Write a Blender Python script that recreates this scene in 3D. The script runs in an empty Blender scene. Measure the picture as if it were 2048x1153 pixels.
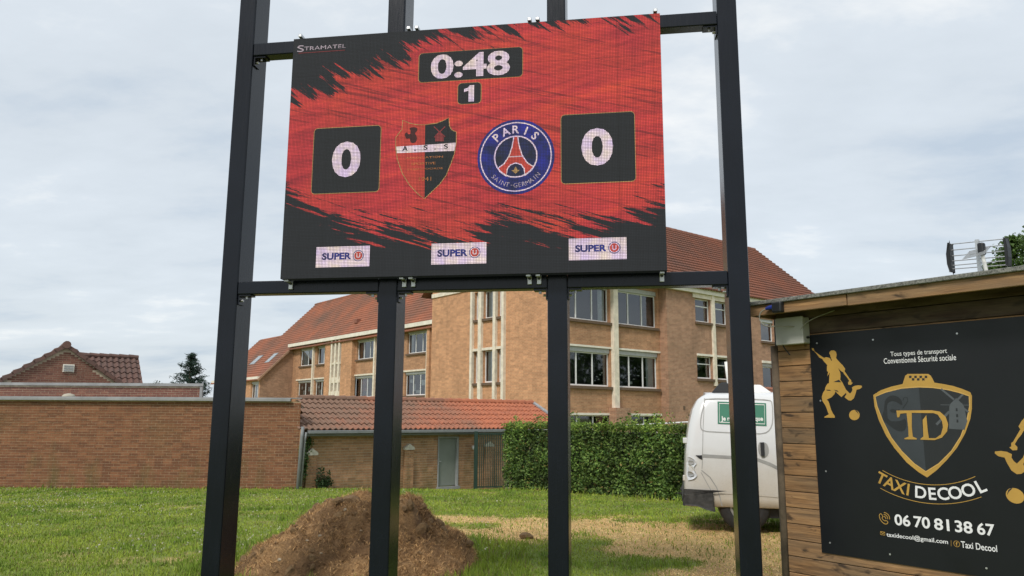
import bpy, bmesh, math, random
import numpy as np
from mathutils import Vector, Matrix
from mathutils.geometry import tessellate_polygon
random.seed(7); rng = np.random.default_rng(7)
S = bpy.context.scene
COL = S.collection

# ------------------------------------------------------------------ camera
PW, PH, F = 2048., 1153., 1536.
PITCH, ROLL, CZ = math.radians(9.6), math.radians(0.315), 1.55
_f = np.array([0, math.cos(PITCH), math.sin(PITCH)])
_u0 = np.array([0, -math.sin(PITCH), math.cos(PITCH)]); _r0 = np.array([1., 0, 0])
CR = math.cos(ROLL)*_r0 + math.sin(ROLL)*_u0
CU = math.cos(ROLL)*_u0 - math.sin(ROLL)*_r0
EYE = np.array([0, 0, CZ])
cd = bpy.data.cameras.new('camera'); cam = bpy.data.objects.new('camera', cd); COL.objects.link(cam)
cd.sensor_width = 36; cd.lens = 27; cd.clip_start = 0.1; cd.clip_end = 3000
M = Matrix.Identity(4)
for i in range(3):
    M[i][0], M[i][1], M[i][2], M[i][3] = CR[i], CU[i], -_f[i], EYE[i]
cam.matrix_world = M
S.camera = cam
S.render.resolution_x, S.render.resolution_y = 1024, 576

# ------------------------------------------------------------------ sky, sun, exposure
SUN_EL, SUN_AZ = math.radians(46), math.radians(206)      # azimuth clockwise from +Y: left and behind the camera
W = bpy.data.worlds.new('World'); S.world = W; W.use_nodes = True
nt = W.node_tree; nt.nodes.clear()
def wn(t, **k):
    n = nt.nodes.new(t)
    for a, b in k.items(): setattr(n, a, b)
    return n
out = wn('ShaderNodeOutputWorld'); bg = wn('ShaderNodeBackground'); bg.inputs[1].default_value = 0.10
sky = wn('ShaderNodeTexSky', sky_type='NISHITA', sun_disc=False)
sky.sun_elevation = SUN_EL; sky.sun_rotation = SUN_AZ; sky.dust_density = 2.0; sky.air_density = 1.0
tc = wn('ShaderNodeTexCoord'); sep = wn('ShaderNodeSeparateXYZ'); nt.links.new(tc.outputs['Generated'], sep.inputs[0])
mz = wn('ShaderNodeMath', operation='MAXIMUM'); nt.links.new(sep.outputs[2], mz.inputs[0]); mz.inputs[1].default_value = 0.0
az = wn('ShaderNodeMath', operation='ADD'); nt.links.new(mz.outputs[0], az.inputs[0]); az.inputs[1].default_value = 0.16
cmb = wn('ShaderNodeCombineXYZ')
for i in (0, 1):
    dv = wn('ShaderNodeMath', operation='DIVIDE'); nt.links.new(sep.outputs[i], dv.inputs[0]); nt.links.new(az.outputs[0], dv.inputs[1])
    nt.links.new(dv.outputs[0], cmb.inputs[i])
n1 = wn('ShaderNodeTexNoise'); n1.inputs['Scale'].default_value = 0.75; n1.inputs['Detail'].default_value = 7; n1.inputs['Roughness'].default_value = 0.55; n1.inputs['Distortion'].default_value = 0.35
mpw = wn('ShaderNodeMapping'); mpw.inputs['Location'].default_value = (3.1, 1.7, 0); mpw.inputs['Rotation'].default_value = (0, 0, 0.5); mpw.inputs['Scale'].default_value = (1.0, 1.5, 1)
nt.links.new(cmb.outputs[0], mpw.inputs[0]); nt.links.new(mpw.outputs[0], n1.inputs['Vector'])
n2 = wn('ShaderNodeTexNoise'); n2.inputs['Scale'].default_value = 2.6; n2.inputs['Detail'].default_value = 6; n2.inputs['Roughness'].default_value = 0.6
nt.links.new(mpw.outputs[0], n2.inputs['Vector'])
mxn = wn('ShaderNodeMix', data_type='FLOAT'); mxn.inputs[0].default_value = 0.32
nt.links.new(n1.outputs[0], mxn.inputs[2]); nt.links.new(n2.outputs[0], mxn.inputs[3])
cr = wn('ShaderNodeValToRGB'); nt.links.new(mxn.outputs[0], cr.inputs[0])
cr.color_ramp.elements[0].position = 0.36; cr.color_ramp.elements[0].color = (0.325, 0.375, 0.430, 1)
cr.color_ramp.elements[1].position = 0.64; cr.color_ramp.elements[1].color = (0.560, 0.572, 0.572, 1)
e = cr.color_ramp.elements.new(0.47); e.color = (0.412, 0.448, 0.480, 1)
e = cr.color_ramp.elements.new(0.56); e.color = (0.442, 0.478, 0.510, 1)
mul = wn('ShaderNodeVectorMath', operation='SCALE'); mul.inputs['Scale'].default_value = 10.0; nt.links.new(cr.outputs[0], mul.inputs[0])
mx = wn('ShaderNodeMix', data_type='RGBA'); mx.inputs[0].default_value = 0.90
nt.links.new(sky.outputs[0], mx.inputs[6]); nt.links.new(mul.outputs[0], mx.inputs[7])
nt.links.new(mx.outputs[2], bg.inputs[0]); nt.links.new(bg.outputs[0], out.inputs[0])
sd = bpy.data.lights.new('sun', 'SUN'); sd.energy = 1.5; sd.angle = math.radians(12); sd.color = (1.0, 0.95, 0.88)
sun = bpy.data.objects.new('sun', sd); COL.objects.link(sun)
sdir = Vector((math.sin(SUN_AZ)*math.cos(SUN_EL), math.cos(SUN_AZ)*math.cos(SUN_EL), math.sin(SUN_EL)))
sun.rotation_euler = sdir.to_track_quat('Z', 'Y').to_euler(); sun.location = sdir*30
S.view_settings.view_transform = 'Standard'; S.view_settings.look = 'None'; S.view_settings.gamma = 1
S.view_settings.exposure = 0.8

# ------------------------------------------------------------------ pixel -> place
def ray(x, y): return _f + CR*(x-PW/2)/F - CU*(y-PH/2)/F
def at_depth(x, y, d):
    v = ray(x, y); return EYE + v/v[1]*d
def at_z(x, y, z):
    v = ray(x, y); return EYE + v*(z-CZ)/v[2]
def isect(x, y, p0, n):
    v = ray(x, y); n = np.array(n, float); return EYE + v*((np.array(p0, float)-EYE)@n)/(v@n)
class Fr:
    """a local frame turned about z: X along, Y away from the viewer"""
    def __init__(s, o, ang):
        s.o = np.array([o[0], o[1], o[2] if len(o) > 2 else 0.]); s.a = ang
        s.X = np.array([math.cos(ang), math.sin(ang), 0]); s.Y = np.array([-math.sin(ang), math.cos(ang), 0])
    def loc(s, p): d = np.array(p)-s.o; return (d@s.X, d@s.Y, d[2])
    def world(s, x, y, z): return s.o + s.X*x + s.Y*y + np.array([0, 0, z])
    def onY(s, px, py, c=0.):                       # local plane y = c  -> (x, z)
        q = s.loc(isect(px, py, s.o+s.Y*c, s.Y)); return q[0], q[2]
    def onX(s, px, py, c=0.):                       # local plane x = c  -> (y, z)
        q = s.loc(isect(px, py, s.o+s.X*c, s.X)); return q[1], q[2]

# ------------------------------------------------------------------ objects
def thing(name, label, cat, loc=(0, 0, 0), rz=0., group=None):
    o = bpy.data.objects.new(name, None); COL.objects.link(o); o.empty_display_size = 0.2
    o.location = [float(v) for v in loc]; o.rotation_euler = (0, 0, rz)
    o['label'] = label; o['category'] = cat
    if group: o['group'] = group
    return o
def tag(o, label, cat, group=None):
    o['label'] = label; o['category'] = cat
    if group: o['group'] = group
    return o
def link(name, me, mat=None, parent=None, loc=None, kind=None, label=None, rot=None, scale=None):
    o = bpy.data.objects.new(name, me); COL.objects.link(o)
    if mat is not None and len(me.materials) == 0: me.materials.append(mat)
    if parent is not None: o.parent = parent
    if loc is not None: o.location = [float(v) for v in loc]
    if rot is not None: o.rotation_euler = rot
    if scale is not None: o.scale = scale
    if kind: o['kind'] = kind
    if label: o['label'] = label
    return o
class MB:
    def __init__(s): s.v = []; s.f = []
    def quad(s, *p):
        i = len(s.v); s.v += [tuple(map(float, q)) for q in p]; s.f.append(tuple(range(i, i+len(p)))); return s
    def box(s, x0, x1, y0, y1, z0, z1):
        i = len(s.v)
        s.v += [(float(x), float(y), float(z)) for z in (z0, z1) for y in (y0, y1) for x in (x0, x1)]
        for q in ((0, 2, 3, 1), (4, 5, 7, 6), (0, 1, 5, 4), (2, 6, 7, 3), (0, 4, 6, 2), (1, 3, 7, 5)): s.f.append(tuple(i+k for k in q))
        return s
    def hexa(s, pts):                                # eight corners: bottom ring of four, top ring of four
        i = len(s.v); s.v += [tuple(map(float, p)) for p in pts]
        for q in ((3, 2, 1, 0), (4, 5, 6, 7), (0, 1, 5, 4), (1, 2, 6, 5), (2, 3, 7, 6), (3, 0, 4, 7)): s.f.append(tuple(i+k for k in q))
        return s
    def bar(s, a, b, w, h=None, up=(0, 0, 1)):
        h = h or w; a = Vector(a); b = Vector(b); d = (b-a).normalized(); upv = Vector(up)
        if abs(d.dot(upv)) > .98: upv = Vector((1, 0, 0))
        sx = d.cross(upv).normalized()*w/2; sy = sx.cross(d).normalized()*h/2
        return s.hexa([a-sx-sy, a+sx-sy, a+sx+sy, a-sx+sy, b-sx-sy, b+sx-sy, b+sx+sy, b-sx+sy])
    def tube(s, pts, r, n=8, cap=True):
        pts = [Vector(p) for p in pts]; rs = r if isinstance(r, (list, tuple)) else [r]*len(pts)
        i0 = len(s.v); ref = None
        for k, p in enumerate(pts):
            d = (pts[min(k+1, len(pts)-1)] - pts[max(k-1, 0)]).normalized()
            if ref is None: ref = Vector((0, 0, 1)) if abs(d.z) < .9 else Vector((1, 0, 0))
            a = d.cross(ref).normalized(); b = d.cross(a).normalized(); ref = a.cross(d).normalized() if False else ref
            for j in range(n):
                t = 2*math.pi*j/n; q = p + (a*math.cos(t) + b*math.sin(t))*rs[k]; s.v.append(tuple(q))
        for k in range(len(pts)-1):
            for j in range(n):
                a = i0+k*n+j; b = i0+k*n+(j+1) % n; s.f.append((a, b, b+n, a+n))
        if cap:
            s.f.append(tuple(i0+j for j in range(n))); s.f.append(tuple(i0+(len(pts)-1)*n+j for j in reversed(range(n))))
        return s
    def poly(s, pts):                                # flat concave polygon of 3-D points
        i = len(s.v); s.v += [tuple(map(float, p)) for p in pts]
        for t in tessellate_polygon([[Vector(p) for p in pts]]): s.f.append(tuple(i+k for k in t))
        return s
    def prism(s, pts, off):                          # polygon with thickness `off` (vector)
        n = len(pts); off = Vector(off); a = [Vector(p) for p in pts]; b = [p+off for p in a]
        i = len(s.v); s.v += [tuple(p) for p in a+b]
        for t in tessellate_polygon([a]): s.f.append(tuple(i+k for k in t)); s.f.append(tuple(i+n+k for k in reversed(t)))
        for k in range(n): s.f.append((i+k, i+(k+1) % n, i+n+(k+1) % n, i+n+k))
        return s
    def mesh(s, name, bevel=0, smooth=False, fix=True, seg=1):
        me = bpy.data.meshes.new(name); me.from_pydata(s.v, [], s.f); me.update()
        if fix or bevel:
            bm = bmesh.new(); bm.from_mesh(me)
            if bevel:
                bmesh.ops.remove_doubles(bm, verts=bm.verts, dist=1e-6)
                bmesh.ops.bevel(bm, geom=list(bm.edges), offset=bevel, segments=seg, profile=.5, affect='EDGES', clamp_overlap=True)
            bmesh.ops.recalc_face_normals(bm, faces=bm.faces); bm.to_mesh(me); bm.free()
        if smooth:
            for p in me.polygons: p.use_smooth = True
        return me
    def build(s, name, mat, parent=None, bevel=0, smooth=False, kind=None, label=None, fix=True, seg=1, loc=None, rot=None):
        return link(name, s.mesh(name, bevel, smooth, fix, seg), mat, parent, kind=kind, label=label, loc=loc, rot=rot)
def np_mesh(name, verts, faces, cols=None):
    me = bpy.data.meshes.new(name); verts = np.asarray(verts, np.float32); faces = np.asarray(faces, np.int32)
    k = faces.shape[1]
    me.vertices.add(len(verts)); me.vertices.foreach_set('co', verts.ravel())
    me.loops.add(faces.size); me.loops.foreach_set('vertex_index', faces.ravel())
    me.polygons.add(len(faces)); me.polygons.foreach_set('loop_start', np.arange(0, faces.size, k, dtype=np.int32))
    me.polygons.foreach_set('loop_total', np.full(len(faces), k, np.int32))
    me.update(calc_edges=True)
    if cols is not None:
        at = me.color_attributes.new('col', 'FLOAT_COLOR', 'POINT')
        c = np.ones((len(verts), 4), np.float32); c[:, :3] = cols; at.data.foreach_set('color', c.ravel())
    return me
def copy_tree(o, parent=None):
    c = o.copy(); COL.objects.link(c); c.parent = parent
    for ch in o.children: copy_tree(ch, c)
    return c

# ------------------------------------------------------------------ materials
class NT:
    def __init__(s, name):
        s.m = bpy.data.materials.new(name); s.m.use_nodes = True; s.t = s.m.node_tree; s.t.nodes.clear()
        s.out = s.n('ShaderNodeOutputMaterial'); s.p = s.n('ShaderNodeBsdfPrincipled'); s.l(s.p.outputs[0], s.out.inputs[0])
    def n(s, t, **k):
        x = s.t.nodes.new(t)
        for a, b in k.items(): setattr(x, a, b)
        return x
    def l(s, a, b): s.t.links.new(a, b)
    def set(s, **k):
        for a, b in k.items(): s.p.inputs[a.replace('_', ' ')].default_value = b
        return s
    def coord(s, kind='Object'):
        if kind == 'Position': return s.n('ShaderNodeNewGeometry').outputs['Position']
        return s.n('ShaderNodeTexCoord').outputs[kind]
    def mapping(s, v, scale=(1, 1, 1), rot=(0, 0, 0), loc=(0, 0, 0)):
        m = s.n('ShaderNodeMapping'); m.inputs['Scale'].default_value = scale; m.inputs['Rotation'].default_value = rot; m.inputs['Location'].default_value = loc
        s.l(v, m.inputs[0]); return m.outputs[0]
    def noise(s, v, scale, detail=3, rough=.5, dist=0., fac=True):
        x = s.n('ShaderNodeTexNoise'); x.inputs['Scale'].default_value = scale; x.inputs['Detail'].default_value = detail
        x.inputs['Roughness'].default_value = rough; x.inputs['Distortion'].default_value = dist
        if v is not None: s.l(v, x.inputs['Vector'])
        return x.outputs[0] if fac else x.outputs[1]
    def ramp(s, v, *stops, interp='LINEAR'):
        x = s.n('ShaderNodeValToRGB'); x.color_ramp.interpolation = interp; s.l(v, x.inputs[0]); el = x.color_ramp.elements
        while len(el) < len(stops): el.new(.5)
        for e_, (p, c) in zip(el, stops):
            e_.position = p; e_.color = (*c, 1) if hasattr(c, '__len__') else (c, c, c, 1)
        return x.outputs[0]
    def math(s, op, a, b=None, c=None, clamp=False):
        x = s.n('ShaderNodeMath', operation=op, use_clamp=clamp)
        for i, v in enumerate((a, b, c)):
            if v is None: continue
            if hasattr(v, 'is_output'): s.l(v, x.inputs[i])
            else: x.inputs[i].default_value = v
        return x.outputs[0]
    def mix(s, fac, a, b, mode='MIX'):
        x = s.n('ShaderNodeMix', data_type='RGBA', blend_type=mode)
        for i, v in ((0, fac), (6, a), (7, b)):
            if hasattr(v, 'is_output'): s.l(v, x.inputs[i])
            elif hasattr(v, '__len__'): x.inputs[i].default_value = (*v, 1)
            else: x.inputs[i].default_value = v
        return x.outputs[2]
    def xyz(s, v):
        x = s.n('ShaderNodeSeparateXYZ'); s.l(v, x.inputs[0]); return x.outputs
    def comb(s, *c):
        x = s.n('ShaderNodeCombineXYZ')
        for i, v in enumerate(c):
            if hasattr(v, 'is_output'): s.l(v, x.inputs[i])
            else: x.inputs[i].default_value = v
        return x.outputs[0]
    def col(s, v): s.l(v, s.p.inputs['Base Color']); return s
    def bump(s, h, strength=.3, dist=.02):
        b = s.n('ShaderNodeBump'); b.inputs['Strength'].default_value = strength; b.inputs['Distance'].default_value = dist
        s.l(h, b.inputs['Height']); s.l(b.outputs[0], s.p.inputs['Normal']); return s
MAT = {}
def plain(name, c, rough=.6, metal=0., var=.12, scale=8., spec=.5):
    """a single-colour material with slight unevenness in tone and gloss"""
    k = NT(name); v = k.coord('Position'); n = k.noise(v, scale, 4, .6)
    lo = tuple(x*(1-var) for x in c); hi = tuple(min(1, x*(1+var)) for x in c)
    k.col(k.ramp(n, (.3, lo), (.7, hi))); k.set(Roughness=rough, Metallic=metal)
    k.p.inputs['Specular IOR Level'].default_value = spec
    MAT[name] = k.m; return k.m
def brick_mat(name, c1, c2, mortar, w=.22, h=.068, stain=.35, stainc=(.1, .09, .05), offs=.5):
    k = NT(name); o = k.xyz(k.coord('Object')); v = k.comb(k.math('ADD', o[0], o[1]), o[2], 0.)
    b = k.n('ShaderNodeTexBrick'); k.l(v, b.inputs['Vector']); b.inputs['Scale'].default_value = 1
    b.inputs['Brick Width'].default_value = w; b.inputs['Row Height'].default_value = h; b.inputs['Mortar Size'].default_value = .007
    b.inputs['Mortar Smooth'].default_value = .2; b.inputs['Bias'].default_value = 0.; b.offset = offs
    b.inputs['Color1'].default_value = (*c1, 1); b.inputs['Color2'].default_value = (*c2, 1); b.inputs['Mortar'].default_value = (*mortar, 1)
    pos = k.coord('Position'); n = k.noise(pos, .7, 5, .65); n3 = k.noise(pos, 9, 3, .6)
    c = k.mix(k.math('MULTIPLY', k.ramp(n, (.45, 0.), (.75, 1.)), stain), b.outputs[0], stainc)
    cw = k.n('ShaderNodeTexWhiteNoise', noise_dimensions='3D'); k.l(k.comb(k.math('FLOOR', k.math('DIVIDE', k.math('ADD', o[0], o[1]), w*1.5)), 0., k.math('FLOOR', k.math('DIVIDE', o[2], h*2))), cw.inputs['Vector'])
    c = k.mix(.8, c, k.ramp(cw.outputs[0], (0., .72), (1., 1.)), 'MULTIPLY'); streak_ = k.noise(k.mapping(pos, (1.6, 1.6, .12)), 1., 5, .65); c = k.mix(.5, c, k.ramp(streak_, (.35, .72), (.6, 1.)), 'MULTIPLY')
    c = k.mix(.35, c, k.ramp(n3, (.3, .45), (.7, .95)), 'MULTIPLY')
    k.col(c); k.set(Roughness=.9); k.bump(k.math('ADD', k.math('MULTIPLY', b.outputs[1], -1.), k.math('MULTIPLY', n3, .4)), .5, .012)
    MAT[name] = k.m; return k.m
def brick_piece_mat(name, c1, c2, c3, stain=(.12, .09, .035), z0=None):
    """colour of single bricks, varying from brick to brick by place"""
    k = NT(name); pos = k.coord('Position'); sx = k.xyz(pos)
    cell = k.comb(k.math('FLOOR', k.math('DIVIDE', k.math('ADD', sx[0], k.math('MULTIPLY', sx[1], .3)), .23)), 0., k.math('FLOOR', k.math('DIVIDE', sx[2], .07)))
    wn_ = k.n('ShaderNodeTexWhiteNoise', noise_dimensions='3D'); k.l(cell, wn_.inputs['Vector'])
    c = k.ramp(wn_.outputs[0], (0., c1), (.5, c2), (1., c3))
    n = k.noise(pos, .55, 5, .65); n3 = k.noise(pos, 14, 4, .7)
    c = k.mix(k.math('MULTIPLY', k.ramp(n, (.5, 0.), (.72, 1.)), .45), c, stain)
    ms_ = k.noise(k.mapping(pos, (1, 1, .45)), 1.1, 6, .7); low = k.math('SUBTRACT', ms_, k.math('MULTIPLY', k.math('ADD', sx[2], .35), .16)); c = k.mix(k.math('MULTIPLY', k.ramp(low, (.44, 0.), (.60, 1.)), .55), c, (.105, .10, .028))
    c = k.mix(.5, c, k.ramp(n3, (.3, .5), (.7, 1.)), 'MULTIPLY')
    k.col(c); k.set(Roughness=.92); k.bump(n3, .4, .01); MAT[name] = k.m; return k.m
def tile_mat(name, c1, c2, dirt, amount=.5, scale=.5, east=0.):
    k = NT(name); pos = k.coord('Position'); n = k.noise(pos, scale, 6, .7); n2 = k.noise(pos, 5, 4, .6); n3 = k.noise(pos, 30, 3, .6)
    c = k.mix(k.ramp(n2, (.3, 0.), (.7, 1.)), c1, c2)
    if east: n = k.math('SUBTRACT', n, k.math('MULTIPLY', k.math('ADD', k.xyz(pos)[0], 2.7), east))      # lichen is thicker towards the annex
    c = k.mix(k.math('MULTIPLY', k.ramp(n, (.38, 0.), (.66, 1.)), amount), c, dirt)
    c = k.mix(.3, c, k.ramp(n3, (.3, .4), (.7, 1.)), 'MULTIPLY')
    k.col(c); k.set(Roughness=.85); k.bump(n3, .3, .01); MAT[name] = k.m; return k.m
def attr_mat(name, rough=.75, trans=.0, spec=.3):
    k = NT(name); a = k.n('ShaderNodeVertexColor', layer_name='col'); k.col(a.outputs[0]); k.set(Roughness=rough)
    k.p.inputs['Specular IOR Level'].default_value = spec
    if trans:
        tb = k.n('ShaderNodeBsdfTranslucent'); k.l(a.outputs[0], tb.inputs[0]); ms = k.n('ShaderNodeMixShader'); ms.inputs[0].default_value = trans
        k.l(k.p.outputs[0], ms.inputs[1]); k.l(tb.outputs[0], ms.inputs[2]); k.l(ms.outputs[0], k.out.inputs[0])
    MAT[name] = k.m; return k.m

plain('white_trim', (.74, .70, .60), .7, var=.12, scale=3)
plain('concrete_fin', (.70, .63, .51), .8, var=.18, scale=4)
plain('concrete_grey', (.38, .35, .28), .85, var=.2, scale=4)
plain('window_frame', (.70, .71, .70), .45, var=.06)
plain('sill_brick', (.13, .085, .055), .9, var=.35, scale=18)
plain('roller_box', (.42, .43, .43), .5)
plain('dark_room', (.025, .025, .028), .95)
plain('curtain', (.62, .64, .62), .9, var=.2, scale=14)
plain('curtain_dark', (.09, .08, .075), .9, var=.5, scale=6)
plain('paper', (.75, .75, .72), .8)
plain('poster', (.30, .10, .07), .8, var=.8, scale=9)
plain('zinc', (.19, .20, .20), .5, .0, var=.15, scale=4)
plain('coping', (.26, .265, .265), .6, .0, var=.2, scale=3)
plain('mortar', (.44, .32, .21), .95, var=.2, scale=6)
plain('mortar_grey', (.46, .38, .28), .95, var=.25, scale=6)
plain('steel_galv', (.55, .56, .57), .38, .7, var=.1, scale=40)
plain('bolt', (.4, .4, .4), .35, .8)
plain('black_plastic', (.012, .013, .015), .5)
plain('door_green', (.20, .222, .195), .5, var=.08, scale=3)
plain('door_frame', (.30, .31, .31), .5)
plain('gate_green', (.012, .035, .024), .5)
plain('cap_stone', (.55, .51, .43), .85, var=.25, scale=14)
plain('bark', (.10, .075, .05), .9, var=.4, scale=12)
plain('wire_white', (.75, .75, .72), .5)
plain('lead', (.30, .31, .32), .5, .0, var=.2)
brick_mat('brick_lit', (0.7717, 0.3893, 0.1992), (0.6174, 0.3049, 0.1523), (0.7577, 0.5191, 0.3163), stain=.18)  # school brick with the lit side's brightness put into its colour
brick_mat('brick_shaded', (0.529, 0.2826, 0.1745), (0.4232, 0.2221, 0.1342), (0.529, 0.4036, 0.2818), stain=.25)  # same school brick, shade of the less lit walls put into its colour
brick_mat('brick_spandrel', (0.5986, 0.3106, 0.1665), (0.4872, 0.2416, 0.1281), (0.5846, 0.4142, 0.2434), stain=.2)
brick_mat('brick_house', (0.2552, 0.117, 0.0854), (0.1914, 0.08775, 0.0671), (0.348, 0.2457, 0.183), h=.066, stain=.2)
brick_piece_mat('brick_wall', (.155, .064, .031), (.215, .090, .042), (.27, .118, .055), stain=(.13, .085, .03))
brick_piece_mat('brick_shed', (0.345, 0.189, 0.1035), (0.45, 0.2497, 0.1323), (0.54, 0.3038, 0.1667), stain=(0.15, 0.135, 0.04025))
tile_mat('tile_red', (0.4532, 0.1569, 0.08271), (0.3332, 0.1228, 0.07337), (0.1466, 0.1023, 0.08004), .8, .22)
tile_mat('tile_right', (0.3208, 0.1129, 0.06578), (0.2376, 0.09504, 0.0598), (0.1188, 0.07722, 0.06578), .6, .35)
tile_mat('tile_orange', (.50, .165, .080), (.36, .125, .070), (.19, .125, .088), .9, .5, east=.07)
tile_mat('tile_house', (.17, .085, .065), (.12, .07, .058), (.09, .07, .06), .5, .8)

# glass that mirrors the sky and lets the room be seen
k = NT('glass'); tr = k.n('ShaderNodeBsdfTransparent'); tr.inputs[0].default_value = (.72, .76, .78, 1)
gl = k.n('ShaderNodeBsdfGlossy'); gl.inputs['Roughness'].default_value = .03; gl.inputs[0].default_value = (.9, .92, .95, 1)
lw = k.n('ShaderNodeLayerWeight'); lw.inputs[0].default_value = .35
ms = k.n('ShaderNodeMixShader'); fz_ = k.n('ShaderNodeFresnel'); fz_.inputs[0].default_value = 1.5; k.l(k.math('ADD', k.math('MULTIPLY', fz_.outputs[0], 1.8), .04, clamp=True), ms.inputs[0]); k.l(tr.outputs[0], ms.inputs[1]); k.l(gl.outputs[0], ms.inputs[2]); k.l(ms.outputs[0], k.out.inputs[0])
MAT['glass'] = k.m
k = NT('skylight_glass'); k.set(Base_Color=(.55, .60, .58, 1), Metallic=.9, Roughness=.08); MAT['skylight_glass'] = k.m
# anthracite powder-coated steel
k = NT('anthracite'); pos = k.coord('Position'); n = k.noise(pos, 2.2, 5, .6); k.col(k.ramp(n, (.3, (.0035, .005, .009)), (.7, (.006, .0085, .015))))
n4 = k.noise(k.mapping(pos, (60, 60, 1.5)), 3, 4, .6); k.l(k.ramp(n4, (.3, .17), (.7, .28)), k.p.inputs['Roughness']); k.p.inputs['Specular IOR Level'].default_value = .30; k.bump(k.noise(pos, 420, 2), .03, .001); MAT['anthracite'] = k.m

# ------------------------------------------------------------------ value noise for placing things
_tab = rng.random((256, 256))
def vnoise(x, y):
    xi = np.floor(x).astype(int); yi = np.floor(y).astype(int); fx = x-xi; fy = y-yi
    fx = fx*fx*(3-2*fx); fy = fy*fy*(3-2*fy); g = lambda a, b: _tab[a % 256, b % 256]
    return (g(xi, yi)*(1-fx)+g(xi+1, yi)*fx)*(1-fy) + (g(xi, yi+1)*(1-fx)+g(xi+1, yi+1)*fx)*fy
def fbm(x, y, o=4):
    s = 0; a = .5; t = 0
    for i in range(o): s = s + a*vnoise(x*2**i+17*i, y*2**i+31*i); t += a; a *= .5
    return s/t

# ------------------------------------------------------------------ ground
GY = np.array([-4000, 10, 13, 17, 21, 24.7, 29, 34, 4000.]); GZ = np.array([0, 0, -.06, -.20, -.35, -.69, -.9, -1.0, -1.0])
def gz(y): return np.interp(y, GY, GZ)
_bl = []
for (px, py, ax, ay, w) in [(960, 1034, 95, 13, 1.), (1020, 1062, 120, 15, 1.), (1070, 1040, 60, 14, .9), (1210, 1046, 100, 15, 1.), (1330, 1060, 150, 20, 1.1), (1420, 1085, 180, 20, 1.2),
                            (1520, 1075, 110, 45, 1.1), (1260, 1092, 80, 14, .9), (1480, 1120, 150, 18, 1.1), (1440, 1150, 170, 20, 1.3), (900, 1030, 40, 9, .8), (880, 1060, 50, 12, .6), (1010, 1075, 80, 8, .7), (1240, 1025, 60, 5, .4),
                            (1180, 1084, 38, 9, -1.2), (960, 1046, 60, 5, -.9), (1300, 1124, 150, 10, -1.0), (900, 1118, 90, 20, -1.), (1060, 1110, 110, 15, -1.), (1220, 1140, 90, 14, -.7)]:
    c = at_z(px, py, 0); a = at_z(px+ax, py, 0); b = at_z(px, py-ay, 0); d_ = at_z(px, py+ay, 0)
    _bl.append((c[0], c[1], abs(a[0]-c[0]), abs(b[1]-d_[1])/2, w))
def dryness(x, y):
    s = np.zeros_like(x)
    for (cx, cy, rx, ry, w) in _bl: s = s + w*np.exp(-(((x-cx)/rx)**2+((y-cy)/ry)**2)*.9)
    s = s*1.15 + (fbm(x*1.6, y*1.6)-.5)*1.5 + (fbm(x*6, y*6, 3)-.5)*1.1 - .06
    s = s + .25*np.clip((fbm(x*.35+9, y*.35)-.62)*6, 0, 1)
    return np.clip((s-.10)/.95, 0, 1)
dirt_c = at_z(1460, 1150, 0)
def ground_col(x, y):
    d = dryness(x, y)[:, None]; n = fbm(x*2.5+5, y*2.5)[:, None]; n2 = fbm(x*11, y*11)[:, None]
    g = np.array([.145, .205, .027])*(1-n) + np.array([.230, .285, .045])*n
    s = np.array([.46, .29, .11])*(1-n2) + np.array([.66, .46, .20])*n2
    dd = np.exp(-(((x-dirt_c[0])/1.2)**2+((y-dirt_c[1])/.55)**2))[:, None]
    s = s*(1-dd*.55) + np.array([.17, .09, .05])*dd*.55
    return g*(1-d)+s*d
xs = np.concatenate([[-2500, -600, -150, -60, -35], np.arange(-22, 20.01, .16), [28, 45, 90, 250, 700, 2500]])
ys = np.concatenate([[-2500, -400, -80, -20, -4], np.arange(1, 26.01, .16), [30, 34, 45, 80, 160, 400, 1000, 2600]])
gx, gy_ = np.meshgrid(xs, ys); X = gx.ravel(); Y = gy_.ravel()
near = (np.abs(X) < 25) & (Y > 0) & (Y < 27)
Z = gz(Y) + np.where(near, (fbm(X*.8, Y*.8)-.5)*.05, 0)
idx = np.arange(X.size).reshape(gx.shape)
fc = np.stack([idx[:-1, :-1].ravel(), idx[:-1, 1:].ravel(), idx[1:, 1:].ravel(), idx[1:, :-1].ravel()], 1)
me = np_mesh('ground', np.stack([X, Y, Z], 1), fc, ground_col(X, Y))
k = NT('lawn_soil'); a = k.n('ShaderNodeVertexColor', layer_name='col'); pos = k.coord('Position'); n3 = k.noise(pos, 26, 5, .7)
k.col(k.mix(.6, a.outputs[0], k.ramp(n3, (.3, .35), (.7, 1.)), 'MULTIPLY')); k.set(Roughness=.95); k.bump(n3, .6, .03); MAT['lawn_soil'] = k.m
g = link('ground', me, k.m); g['kind'] = 'structure'

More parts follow.
